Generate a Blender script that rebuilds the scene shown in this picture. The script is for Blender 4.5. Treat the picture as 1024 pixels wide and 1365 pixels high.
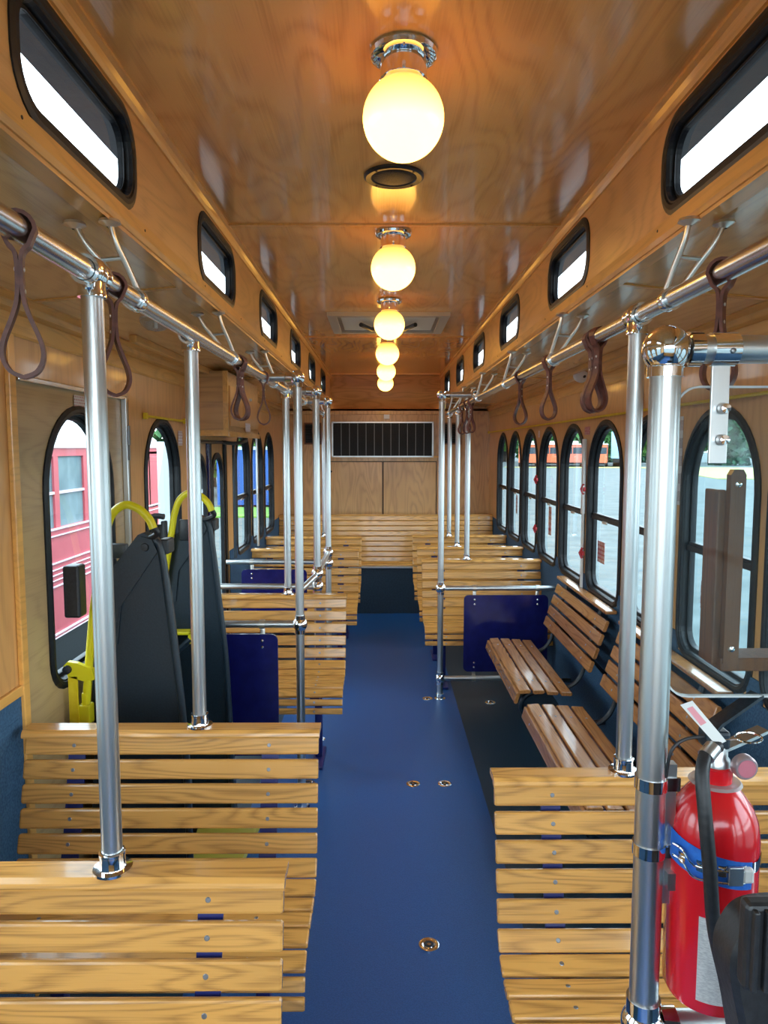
import bpy, bmesh, math, random
from mathutils import Vector, Matrix
PI = math.pi
random.seed(7)
for o in list(bpy.data.objects): bpy.data.objects.remove(o, do_unlink=True)
S = bpy.context.scene
COL = S.collection

# ------------------------------------------------------------ camera
cam_d = bpy.data.cameras.new('camera'); cam = bpy.data.objects.new('camera', cam_d); COL.objects.link(cam)
cam_d.sensor_fit = 'VERTICAL'; cam_d.sensor_height = 36.0
cam_d.lens = 950.0/1365.0*36.0
cam_d.clip_start = 0.02; cam_d.clip_end = 600
cam.location = (0, 0, 1.65)
cam.rotation_euler = (PI/2 - math.atan(85.5/950), 0, math.atan(-4/950))
S.camera = cam
# ------------------------------------------------------------ world and exposure
S.view_settings.view_transform = 'Standard'; S.view_settings.look = 'None'
S.view_settings.gamma = 1; S.view_settings.use_curve_mapping = False
S.view_settings.exposure = 1.1
W = bpy.data.worlds.new('sky'); S.world = W; W.use_nodes = True
nt = W.node_tree; nt.nodes.clear()
wo = nt.nodes.new('ShaderNodeOutputWorld'); bg = nt.nodes.new('ShaderNodeBackground')
tc = nt.nodes.new('ShaderNodeTexCoord'); sx = nt.nodes.new('ShaderNodeSeparateXYZ'); cr = nt.nodes.new('ShaderNodeValToRGB')
nt.links.new(tc.outputs['Generated'], sx.inputs[0]); nt.links.new(sx.outputs['Z'], cr.inputs[0])
cr.color_ramp.elements[0].position = 0.0; cr.color_ramp.elements[0].color = (0.80, 0.92, 1.0, 1)
cr.color_ramp.elements[1].position = 0.6; cr.color_ramp.elements[1].color = (0.66, 0.84, 1.0, 1)
nt.links.new(cr.outputs[0], bg.inputs[0]); bg.inputs[1].default_value = 3.3
nt.links.new(bg.outputs[0], wo.inputs[0])

# ------------------------------------------------------------ materials
def mat(name, col, rough=.5, metal=0., spec=.5, emit=None, es=0., coat=0.):
    m = bpy.data.materials.new(name); m.use_nodes = True
    b = m.node_tree.nodes['Principled BSDF']
    b.inputs['Base Color'].default_value = (*col, 1); b.inputs['Roughness'].default_value = rough
    b.inputs['Metallic'].default_value = metal; b.inputs['Specular IOR Level'].default_value = spec
    b.inputs['Coat Weight'].default_value = coat; b.inputs['Coat Roughness'].default_value = .08
    if emit: b.inputs['Emission Color'].default_value = (*emit, 1); b.inputs['Emission Strength'].default_value = es
    return m
def noisy(name, c1, c2, scale, rough=.6, metal=0., bump=.0, spec=.5, stretch=(1, 1, 1), r2=None, detail=3, coat=0.):
    m = mat(name, c1, rough, metal, spec, coat=coat); t = m.node_tree; b = t.nodes['Principled BSDF']
    c = t.nodes.new('ShaderNodeTexCoord'); mp = t.nodes.new('ShaderNodeMapping'); mp.inputs['Scale'].default_value = stretch
    n = t.nodes.new('ShaderNodeTexNoise'); n.inputs['Scale'].default_value = scale; n.inputs['Detail'].default_value = detail
    r = t.nodes.new('ShaderNodeValToRGB'); r.color_ramp.elements[0].position = .35; r.color_ramp.elements[1].position = .65
    r.color_ramp.elements[0].color = (*c1, 1); r.color_ramp.elements[1].color = (*c2, 1)
    t.links.new(c.outputs['Object'], mp.inputs[0]); t.links.new(mp.outputs[0], n.inputs['Vector'])
    t.links.new(n.outputs['Fac'], r.inputs[0]); t.links.new(r.outputs[0], b.inputs['Base Color'])
    if bump:
        bp = t.nodes.new('ShaderNodeBump'); bp.inputs['Strength'].default_value = bump; bp.inputs['Distance'].default_value = .004
        t.links.new(n.outputs['Fac'], bp.inputs['Height']); t.links.new(bp.outputs[0], b.inputs['Normal'])
    if r2 is not None:
        mr = t.nodes.new('ShaderNodeMapRange'); mr.inputs['To Min'].default_value = rough; mr.inputs['To Max'].default_value = r2
        t.links.new(n.outputs['Fac'], mr.inputs[0]); t.links.new(mr.outputs[0], b.inputs['Roughness'])
    return m
def wood(name, light, dark, axis='X', rough=.32, ring=6., fine=90., coat=.3, bump=.12, amount=.55, wob=0., lines=15):
    """oak: long cathedral rings plus fine pores, running along one object axis"""
    m = mat(name, light, rough, coat=coat); t = m.node_tree; b = t.nodes['Principled BSDF']; L = t.links.new
    c = t.nodes.new('ShaderNodeTexCoord'); oi = t.nodes.new('ShaderNodeObjectInfo')
    vm = t.nodes.new('ShaderNodeVectorMath'); vm.operation = 'MULTIPLY_ADD'
    vm.inputs[1].default_value = (1, 1, 1)
    sc = t.nodes.new('ShaderNodeVectorMath'); sc.operation = 'SCALE'; sc.inputs[0].default_value = (17, 13, 19)
    L(oi.outputs['Random'], sc.inputs['Scale']); L(c.outputs['Object'], vm.inputs[0]); L(sc.outputs[0], vm.inputs[2])
    def mapped(along, across):
        mp = t.nodes.new('ShaderNodeMapping'); k = 'XYZ'.index(axis)
        s = [across]*3; s[k] = along; mp.inputs['Scale'].default_value = s
        L(vm.outputs[0], mp.inputs[0]); return mp
    n1 = t.nodes.new('ShaderNodeTexNoise'); n1.inputs['Scale'].default_value = 1; n1.inputs['Detail'].default_value = 2
    L(mapped(.9, ring).outputs[0], n1.inputs['Vector'])
    ma = t.nodes.new('ShaderNodeMath'); ma.operation = 'MULTIPLY'; ma.inputs[1].default_value = lines
    fr = t.nodes.new('ShaderNodeMath'); fr.operation = 'PINGPONG'; fr.inputs[1].default_value = .5
    L(n1.outputs['Fac'], ma.inputs[0]); L(ma.outputs[0], fr.inputs[0])
    n2 = t.nodes.new('ShaderNodeTexNoise'); n2.inputs['Scale'].default_value = 1; n2.inputs['Detail'].default_value = 3
    L(mapped(fine*.06, fine*3.6).outputs[0], n2.inputs['Vector'])
    ad = t.nodes.new('ShaderNodeMath'); ad.operation = 'MULTIPLY_ADD'; ad.inputs[1].default_value = .9; 
    L(fr.outputs[0], ad.inputs[0]); 
    m2 = t.nodes.new('ShaderNodeMath'); m2.operation = 'MULTIPLY'; m2.inputs[1].default_value = .75
    L(n2.outputs['Fac'], m2.inputs[0]); L(m2.outputs[0], ad.inputs[2])
    r = t.nodes.new('ShaderNodeValToRGB'); r.color_ramp.elements[0].position = .30; r.color_ramp.elements[1].position = .66
    mid = tuple(d + (l-d)*(1-amount) for l, d in zip(light, dark))
    r.color_ramp.elements[0].color = (*mid, 1); r.color_ramp.elements[1].color = (*light, 1)
    L(ad.outputs[0], r.inputs[0])
    # broad tone drift
    n3 = t.nodes.new('ShaderNodeTexNoise'); n3.inputs['Scale'].default_value = 2.2
    L(vm.outputs[0], n3.inputs['Vector'])
    hs = t.nodes.new('ShaderNodeHueSaturation'); mr = t.nodes.new('ShaderNodeMapRange')
    mr.inputs['To Min'].default_value = .78; mr.inputs['To Max'].default_value = 1.22
    L(n3.outputs['Fac'], mr.inputs[0]); L(mr.outputs[0], hs.inputs['Value']); L(r.outputs[0], hs.inputs['Color'])
    L(hs.outputs[0], b.inputs['Base Color'])
    bp = t.nodes.new('ShaderNodeBump'); bp.inputs['Strength'].default_value = bump; bp.inputs['Distance'].default_value = .003
    L(n2.outputs['Fac'], bp.inputs['Height']); last = bp
    if wob:
        n4 = t.nodes.new('ShaderNodeTexNoise'); n4.inputs['Scale'].default_value = 5; n4.inputs['Detail'].default_value = 1
        L(mapped(.5, 1.6).outputs[0], n4.inputs['Vector'])
        b2 = t.nodes.new('ShaderNodeBump'); b2.inputs['Strength'].default_value = wob; b2.inputs['Distance'].default_value = .02
        L(n4.outputs['Fac'], b2.inputs['Height']); L(bp.outputs[0], b2.inputs['Normal']); last = b2
    L(last.outputs[0], b.inputs['Normal'])
    return m
def glass(name, tint=(1, 1, 1), gloss=.04, haze=None):
    m = bpy.data.materials.new(name); m.use_nodes = True; t = m.node_tree; t.nodes.clear()
    o = t.nodes.new('ShaderNodeOutputMaterial'); mx = t.nodes.new('ShaderNodeMixShader'); tr = t.nodes.new('ShaderNodeBsdfTransparent')
    gl = t.nodes.new('ShaderNodeBsdfGlossy'); gl.inputs['Roughness'].default_value = .03
    lw = t.nodes.new('ShaderNodeLayerWeight'); lw.inputs['Blend'].default_value = .5
    pw = t.nodes.new('ShaderNodeMath'); pw.operation = 'POWER'; pw.inputs[1].default_value = 5
    fr = t.nodes.new('ShaderNodeMath'); fr.operation = 'MULTIPLY_ADD'; fr.inputs[1].default_value = .9; fr.inputs[2].default_value = gloss
    t.links.new(lw.outputs['Facing'], pw.inputs[0]); t.links.new(pw.outputs[0], fr.inputs[0])
    tr.inputs[0].default_value = (*tint, 1)
    t.links.new(fr.outputs[0], mx.inputs[0]); t.links.new(tr.outputs[0], mx.inputs[1]); t.links.new(gl.outputs[0], mx.inputs[2])
    last = mx
    if haze:
        df = t.nodes.new('ShaderNodeBsdfDiffuse'); df.inputs[0].default_value = (*haze[0], 1)
        m2 = t.nodes.new('ShaderNodeMixShader'); m2.inputs[0].default_value = haze[1]
        t.links.new(mx.outputs[0], m2.inputs[1]); t.links.new(df.outputs[0], m2.inputs[2]); last = m2
    t.links.new(last.outputs[0], o.inputs[0]); return m

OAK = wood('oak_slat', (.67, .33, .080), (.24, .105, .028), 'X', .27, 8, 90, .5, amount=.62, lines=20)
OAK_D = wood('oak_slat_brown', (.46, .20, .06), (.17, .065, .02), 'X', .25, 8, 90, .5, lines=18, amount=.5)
CEIL = wood('ceiling_plywood', (.86, .45, .135), (.56, .25, .07), 'Y', .2, 3.2, 60, .6, .1, .55, .35)
FASC = wood('fascia_plywood', (.80, .42, .135), (.50, .23, .065), 'Y', .28, 4, 60, .4, .1, .45, .2)
LOWC = wood('soffit_plywood', (.82, .50, .21), (.54, .29, .11), 'Y', .18, 4, 60, .5, .1, .45, .25)
TRIM = wood('trim_oak', (.82, .42, .10), (.48, .21, .05), 'Y', .3, 6, 60, .4, .08, .4)
WALLW = wood('wall_plywood', (.70, .36, .115), (.44, .20, .06), 'Z', .35, 4, 60, .25, .08, .4)
DOORW = wood('door_plywood', (.52, .35, .165), (.33, .21, .095), 'Y', .4, 4, 60, .15, .08, .45)
REARW = wood('rear_plywood', (.64, .36, .14), (.34, .17, .065), 'Z', .3, 5, 60, .35, .08, .5)
REARD = wood('rear_header_plywood', (.62, .30, .10), (.32, .14, .045), 'X', .18, 5, 60, .6, .08, .5, .3)
DARKW = wood('brochure_wood', (.19, .060, .014), (.075, .024, .007), 'Z', .4, 8, 90, .2)
CHROME = mat('chrome', (.86, .87, .88), .07, 1)
ALU = noisy('brushed_aluminium', (.62, .65, .655), (.70, .73, .73), 9, .28, 1., .0, stretch=(1, 1, .3), r2=.36)
ALU_Y = noisy('brushed_aluminium_rail', (.60, .62, .64), (.68, .70, .71), 9, .2, 1., .0, stretch=(1, .3, 1), r2=.28)
STEELW = mat('pewter_bracket', (.78, .76, .70), .28, .9)
LEATH = noisy('brown_leather', (.12, .035, .022), (.20, .065, .04), 60, .45, 0, .15)
BLACK = noisy('black_rubber', (.005, .006, .008), (.010, .012, .014), 50, .42, 0, .1, spec=.35)
BLKMET = noisy('black_powder_coat', (.008, .017, .026), (.013, .026, .038), 160, .38, 0, .1)
BLKPL = noisy('black_plastic', (.012, .013, .015), (.02, .021, .024), 120, .42, 0, .15)
DKBLUE = noisy('navy_paint', (.006, .007, .085), (.008, .010, .11), 15, .22, 0, .0, coat=.4)
BLUEST = mat('blue_steel', (.008, .014, .12), .35)
FLOORB = noisy('blue_vinyl', (.010, .078, .25), (.018, .105, .32), 260, .36, 0, .25, detail=2)
FLOORD = noisy('slate_vinyl', (.013, .036, .058), (.021, .052, .078), 260, .38, 0, .2, detail=2)
RISER = noisy('rear_riser_vinyl', (.010, .030, .055), (.016, .045, .075), 60, .45, 0, .1)
WAINS = noisy('blue_carpet_wainscot', (.02, .065, .13), (.04, .11, .20), 140, .9, 0, .6)
YEL = mat('yellow_paint', (.72, .62, .01), .35)
YELD = noisy('yellow_strap', (.72, .52, .0), (.80, .60, .02), 40, .5)
WHITE = mat('white_plastic', (.75, .75, .72), .4)
GASKET = mat('grey_seal', (.25, .26, .27), .35, .5)
SCREW = mat('screw_zinc', (.30, .31, .32), .35, .9)
REDP = noisy('extinguisher_red', (.62, .008, .014), (.68, .012, .018), 6, .2, coat=.5)
GLASS = glass('window_glass', (.93, .98, .97))
GLASS_C = glass('clerestory_glass', (1, 1, 1))
PLEXI = glass('plexiglass', (.86, .92, .93), .014, haze=((.34, .42, .46), .018))
BLACKHOLE = mat('dark_recess', (.003, .003, .004), .6)
def globe_mat():
    m = mat('lamp_glass', (.9, .8, .6), .25); t = m.node_tree; b = t.nodes['Principled BSDF']; L = t.links.new
    c = t.nodes.new('ShaderNodeTexCoord'); s = t.nodes.new('ShaderNodeSeparateXYZ'); L(c.outputs['Object'], s.inputs[0])
    mr = t.nodes.new('ShaderNodeMapRange'); mr.inputs['From Min'].default_value = .072; mr.inputs['From Max'].default_value = -.02
    mr.inputs['To Min'].default_value = .0; mr.inputs['To Max'].default_value = 1; L(s.outputs['Z'], mr.inputs[0])
    r = t.nodes.new('ShaderNodeValToRGB'); r.color_ramp.elements[0].color = (.80, .27, .04, 1); r.color_ramp.elements[1].color = (1, .52, .085, 1)
    L(mr.outputs[0], r.inputs[0]); L(r.outputs[0], b.inputs['Emission Color'])
    m2 = t.nodes.new('ShaderNodeMapRange'); m2.inputs['To Min'].default_value = .55; m2.inputs['To Max'].default_value = 4.8
    L(mr.outputs[0], m2.inputs[0]); L(m2.outputs[0], b.inputs['Emission Strength'])
    b.inputs['Base Color'].default_value = (.3, .25, .18, 1)
    return m
GLOBE = globe_mat()
def sticker_mat(name='notice_print', ink=(.45, .05, .06), paper=(.72, .70, .70)):
    m = mat(name, paper, .5); t = m.node_tree; b = t.nodes['Principled BSDF']; L = t.links.new
    c = t.nodes.new('ShaderNodeTexCoord'); br = t.nodes.new('ShaderNodeTexBrick'); mp = t.nodes.new('ShaderNodeMapping')
    mp.inputs['Scale'].default_value = (1, 1, 1)
    L(c.outputs['UV'], mp.inputs[0]); L(mp.outputs[0], br.inputs['Vector'])
    br.inputs['Scale'].default_value = 1; br.inputs['Brick Width'].default_value = .16; br.inputs['Row Height'].default_value = .2
    br.inputs['Mortar Size'].default_value = .045; br.inputs['Color1'].default_value = (*ink, 1); br.inputs['Color2'].default_value = (.6, .3, .3, 1)
    br.inputs['Mortar'].default_value = (*paper, 1); L(br.outputs['Color'], b.inputs['Base Color']); return m
NOTICE = sticker_mat()
NOTICE_R = sticker_mat('notice_print_red', (.7, .65, .65), (.42, .06, .07))

# ------------------------------------------------------------ mesh helpers
class MB:
    def __init__(s): s.v = []; s.f = []; s.m = []; s.sm = []
    def add(s, vs, fs, mi=0, smooth=False):
        b = len(s.v); s.v += [tuple(v) for v in vs]; s.f += [tuple(b+i for i in f) for f in fs]
        s.m += [mi]*len(fs); s.sm += [smooth]*len(fs); return s
    def box(s, a, b, mi=0, bev=0.):
        x0, y0, z0 = a; x1, y1, z1 = b
        if bev <= 0:
            vs = [(x0, y0, z0), (x1, y0, z0), (x1, y1, z0), (x0, y1, z0), (x0, y0, z1), (x1, y0, z1), (x1, y1, z1), (x0, y1, z1)]
            return s.add(vs, [(0, 3, 2, 1), (4, 5, 6, 7), (0, 1, 5, 4), (1, 2, 6, 5), (2, 3, 7, 6), (3, 0, 4, 7)], mi)
        bm = bmesh.new(); bmesh.ops.create_cube(bm, size=1)
        for v in bm.verts: v.co = ((x0+x1)/2+v.co.x*(x1-x0), (y0+y1)/2+v.co.y*(y1-y0), (z0+z1)/2+v.co.z*(z1-z0))
        bmesh.ops.bevel(bm, geom=bm.edges[:], offset=bev, segments=2, profile=.5, affect='EDGES')
        return s.bm(bm, mi)
    def bm(s, bm, mi=0, smooth=False):
        bm.verts.index_update(); s.add([v.co.copy() for v in bm.verts], [[v.index for v in f.verts] for f in bm.faces], mi, smooth); bm.free(); return s
    def tube(s, pts, r, n=14, mi=0, caps=True, radii=None):
        pts = [Vector(p) for p in pts]; rings = []
        t0 = (pts[1]-pts[0]).normalized(); up = Vector((0, 0, 1)) if abs(t0.z) < .9 else Vector((1, 0, 0))
        nrm = t0.cross(up).normalized()
        for i, p in enumerate(pts):
            if i == 0: t = pts[1]-pts[0]
            elif i == len(pts)-1: t = pts[-1]-pts[-2]
            else: t = (pts[i+1]-pts[i]).normalized()+(pts[i]-pts[i-1]).normalized()
            t.normalize(); nrm = (nrm - t*nrm.dot(t)).normalized(); bn = t.cross(nrm); rr = radii[i] if radii else r
            rings.append([p+nrm*rr*math.cos(a)+bn*rr*math.sin(a) for a in (2*PI*k/n for k in range(n))])
        vs = [v for rg in rings for v in rg]; fs = []
        for i in range(len(pts)-1):
            for k in range(n): fs.append((i*n+k, i*n+(k+1) % n, (i+1)*n+(k+1) % n, (i+1)*n+k))
        s.add(vs, fs, mi, True)
        if caps:
            s.add(rings[0], [tuple(range(n))[::-1]], mi); s.add(rings[-1], [tuple(range(n))], mi)
        return s
    def lathe(s, prof, n=24, c=(0, 0, 0), mi=0, axis='Z'):
        vs = []; fs = []
        for (r, z) in prof:
            for k in range(n):
                a = 2*PI*k/n; p = (r*math.cos(a), r*math.sin(a), z)
                if axis == 'Y': p = (p[0], p[2], p[1])
                if axis == 'X': p = (p[2], p[0], p[1])
                vs.append((c[0]+p[0], c[1]+p[1], c[2]+p[2]))
        for i in range(len(prof)-1):
            for k in range(n): fs.append((i*n+k, i*n+(k+1) % n, (i+1)*n+(k+1) % n, (i+1)*n+k))
        return s.add(vs, fs, mi, True)
    def ball(s, c, r, mi=0, n=20, sc=(1, 1, 1)):
        prof = [(max(1e-5, r*math.sin(PI*i/12)), -r*math.cos(PI*i/12)) for i in range(13)]
        b = len(s.v); s.lathe(prof, n, (0, 0, 0), mi)
        s.v[b:] = [(c[0]+v[0]*sc[0], c[1]+v[1]*sc[1], c[2]+v[2]*sc[2]) for v in s.v[b:]]; return s
    def prism(s, poly, d0, d1, plane='XZ', mi=0):
        def P(a, b, d): return {'XZ': (a, d, b), 'YZ': (d, a, b), 'XY': (a, b, d)}[plane]
        n = len(poly); vs = [P(a, b, d0) for a, b in poly]+[P(a, b, d1) for a, b in poly]
        fs = [tuple(range(n))[::-1], tuple(range(n, 2*n))]+[(i, (i+1) % n, n+(i+1) % n, n+i) for i in range(n)]
        return s.add(vs, fs, mi)
    def loft(s, rings, mi=0, smooth=False, closed=True):
        n = len(rings[0]); vs = [v for r in rings for v in r]; fs = []
        for i in range(len(rings)-1):
            for k in range(n if closed else n-1): fs.append((i*n+k, i*n+(k+1) % n, (i+1)*n+(k+1) % n, (i+1)*n+k))
        return s.add(vs, fs, mi, smooth)
    def xf(s, M):
        s.v = [tuple(M @ Vector(v)) for v in s.v]; return s
    def mesh(s, name, mats, fix=True):
        me = bpy.data.meshes.new(name); me.from_pydata(s.v, [], s.f)
        for m in (mats if isinstance(mats, (list, tuple)) else [mats]): me.materials.append(m)
        me.polygons.foreach_set('material_index', s.m); me.polygons.foreach_set('use_smooth', s.sm)
        if fix:
            bm = bmesh.new(); bm.from_mesh(me); bmesh.ops.remove_doubles(bm, verts=bm.verts[:], dist=1e-6)
            bmesh.ops.recalc_face_normals(bm, faces=bm.faces[:]); bm.to_mesh(me); bm.free()
        if any(s.sm): me.set_sharp_from_angle(angle=math.radians(38))
        me.update(); return me
    def build(s, name, mats, parent=None, loc=None, fix=True):
        o = bpy.data.objects.new(name, s.mesh(name, mats, fix)); COL.objects.link(o)
        if parent: o.parent = parent
        if loc: o.location = loc
        return o
def inst(name, me, parent=None, loc=(0, 0, 0), rot=(0, 0, 0)):
    o = bpy.data.objects.new(name, me); COL.objects.link(o); o.parent = parent; o.location = loc; o.rotation_euler = rot; return o
def tag(o, label, cat, group=None, kind=None):
    o['label'] = label; o['category'] = cat
    if group: o['group'] = group
    if kind: o['kind'] = kind
    return o
def thing(name, label, cat, loc=(0, 0, 0), group=None, rot=(0, 0, 0)):
    o = bpy.data.objects.new(name, None); COL.objects.link(o); o.location = loc; o.rotation_euler = rot; o.empty_display_size = .05
    return tag(o, label, cat, group)
def struct(o, label=None):
    o['kind'] = 'structure'
    if label: o['label'] = label
    return o
def copy_tree(o, parent=None):
    c = o.copy(); COL.objects.link(c); c.parent = parent
    for ch in list(o.children): copy_tree(ch, c)
    return c
def smooth_path(pts, k=6):
    pts = [Vector(p) for p in pts]; out = []
    for i in range(len(pts)-1):
        p0 = pts[max(i-1, 0)]; p1 = pts[i]; p2 = pts[i+1]; p3 = pts[min(i+2, len(pts)-1)]
        for j in range(k):
            t = j/k
            out.append(.5*((2*p1)+(-p0+p2)*t+(2*p0-5*p1+4*p2-p3)*t*t+(-p0+3*p1-3*p2+p3)*t**3))
    return out+[pts[-1]]

# outlines (u along the wall, v up), inset i
def arch(cu, z0, z1, w, rb=.09, i=0., n=20):
    hw = w/2-i; z0 += i; z1 -= i; r = max(rb-i, .01); pts = []
    for k in range(n+1):
        a = PI*k/n; pts.append((cu+hw*math.cos(a), z1-hw+hw*math.sin(a)))
    for k in range(7):
        a = PI+PI/2*k/6; pts.append((cu-hw+r+r*math.cos(a), z0+r+r*math.sin(a)))
    for k in range(7):
        a = 1.5*PI+PI/2*k/6; pts.append((cu+hw-r+r*math.cos(a), z0+r+r*math.sin(a)))
    return pts
def rrect(cu, z0, z1, w, rb=.07, i=0., n=7):
    u0 = cu-w/2+i; u1 = cu+w/2-i; z0 += i; z1 -= i; r = max(rb-i, .008); pts = []
    for (cx, cz, a0) in ((u1-r, z1-r, 0), (u0+r, z1-r, PI/2), (u0+r, z0+r, PI), (u1-r, z0+r, 1.5*PI)):
        for k in range(n+1): a = a0+PI/2*k/n; pts.append((cx+r*math.cos(a), cz+r*math.sin(a)))
    return pts
def holed(mb, P, u0, u1, v0, v1, outline, mi=0):
    """panel cell with a star-shaped hole; P(u,v) -> 3D"""
    if outline is None:
        return mb.add([P(u0, v0), P(u1, v0), P(u1, v1), P(u0, v1)], [(0, 1, 2, 3)], mi)
    cu = sum(p[0] for p in outline)/len(outline); cv = (min(p[1] for p in outline)+max(p[1] for p in outline))/2
    def hit(p):
        du = p[0]-cu; dv = p[1]-cv; best = 1e9; side = 0
        for sd, (num, den) in enumerate((((u1-cu), du), ((v1-cv), dv), ((u0-cu), du), ((v0-cv), dv))):
            if abs(den) > 1e-9 and num/den > 0 and num/den < best: best = num/den; side = sd
        return (cu+du*best, cv+dv*best), side
    corner = {(0, 1): (u1, v1), (1, 2): (u0, v1), (2, 3): (u0, v0), (3, 0): (u1, v0)}
    n = len(outline)
    for k in range(n):
        a = outline[k]; b = outline[(k+1) % n]
        if abs(a[0]-b[0])+abs(a[1]-b[1]) < 1e-7: continue
        ha, sa = hit(a); hb, sb = hit(b); vs = [a, ha]
        q = sa
        while q != sb and len(vs) < 5: vs.append(corner[(q, (q+1) % 4)]); q = (q+1) % 4
        vs += [hb, b]
        mb.add([P(*p) for p in vs], [tuple(range(len(vs)))], mi)

XL, XR = -1.05, 1.155
FL, FR = -.537, .63
ZC = 2.40
YB = 7.6
Y0 = -1.25
# ------------------------------------------------------------ floor
mb = MB(); mb.box((XL-.05, Y0, -.06), (XR+.05, YB, 0)); floor = struct(mb.build('floor', FLOORD))
mb = MB(); mb.box((-.60, Y0, 0), (.49, 7.0, .003)); st = mb.build('aisle_strip', FLOORB, floor); st['label'] = 'bright blue speckled vinyl strip down the aisle'
mb = MB(); mb.box((-.60, 7.0, .0), (.70, 7.03, .47)); rs = mb.build('rear_riser', RISER, floor)
mb = MB(); mb.box((-.60, 6.975, .462), (.70, 7.035, .482), bev=.004); mb.build('riser_nosing', ALU, rs)
# ------------------------------------------------------------ side walls
RW = [6.76-.617*i for i in range(13)]
LW = [6.67, 6.045, 5.42]
def side_wall(name, X, sgn, cells):
    mb = MB()
    for (u0, u1, z0, z1, out, mi) in cells:
        holed(mb, lambda u, v: (X, u, v), u0, u1, z0, z1, out, mi)
        holed(mb, lambda u, v: (X+sgn*.042, u, v), u0, u1, z0, z1, out, 2)
        if out: mb.loft([[(X, *p) for p in out], [(X+sgn*.042, *p) for p in out]], 2)
    return struct(mb.build(name, [WALLW, DOORW, BLACK], None, fix=False))
WZ0, WZ1, WWD = .875, 1.775, .535
ZT = 2.06
# right
cells = []; ys = sorted(RW)
for c in ys:
    cells.append((c-.3085, c+.3085, 0, ZT, arch(c, WZ0, WZ1, WWD-.02), 0))
cells.append((Y0, ys[0]-.3085, 0, ZT, None, 0)); cells.append((ys[-1]+.3085, YB, 0, ZT, None, 0))
side_wall('wall_right', XR, 1, cells)
DZ0 = .88
cells = [(Y0, -.55, 0, ZT, None, 0), (-.55, .35, 0, ZT, rrect(-.1, .5, 1.85, .7, .08), 0),
         (.35, 1.05, 0, ZT, arch(.7, WZ0, WZ1, WWD-.02), 0), (1.05, 1.75, 0, ZT, arch(1.4, WZ0, WZ1, WWD-.02), 0), (1.75, 2.05, 0, ZT, None, 0),
         (2.05, 2.96, 0, 1.85, arch(2.5, .875, 1.775, .52), 1), (2.05, 2.96, 1.85, ZT, None, 0),
         (2.96, 3.10, 0, ZT, None, 0), (3.10, 3.80, 0, ZT, arch(3.44, WZ0, WZ1, .50), 0), (3.80, 3.95, 0, ZT, None, 0),
         (3.95, 4.87, 1.70, ZT, None, 0), (4.87, 5.11, 0, ZT, None, 0)]
for c in LW[::-1]: cells.append((c-.31, c+.315 if c < 6.6 else 6.98, 0, ZT, arch(c, WZ0, WZ1, .50), 0))
cells.append((6.98, YB, 0, ZT, None, 0))
wl = side_wall('wall_left', XL, -1, cells)
# blue wainscot boards under the windows (carpet covered), standing 4 mm proud, cut round the window frames
def wainscot(name, X, sgn, segs):
    mb = MB()
    for (a, b, z) in segs: mb.box((min(X, X-sgn*.006), a, .0 if z < .9 else .873), (max(X, X-sgn*.006), b, z))
    return struct(mb.build(name, WAINS))
wainscot('trim_1', XR, 1, [(Y0, YB, .872)]+[(c+.3085-.045, c+.3085+.045, .94) for c in ys[:-1]]+[(ys[-1]+.27, YB, .94)])
wainscot('trim_2', XL, -1, [(Y0, 2.03, .872), (1.70, 2.03, .94), (4.89, YB, .872), (4.89, 5.16, .94), (5.67, 5.79, .94), (6.30, 6.42, .94), (6.93, YB, .94)])

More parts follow.
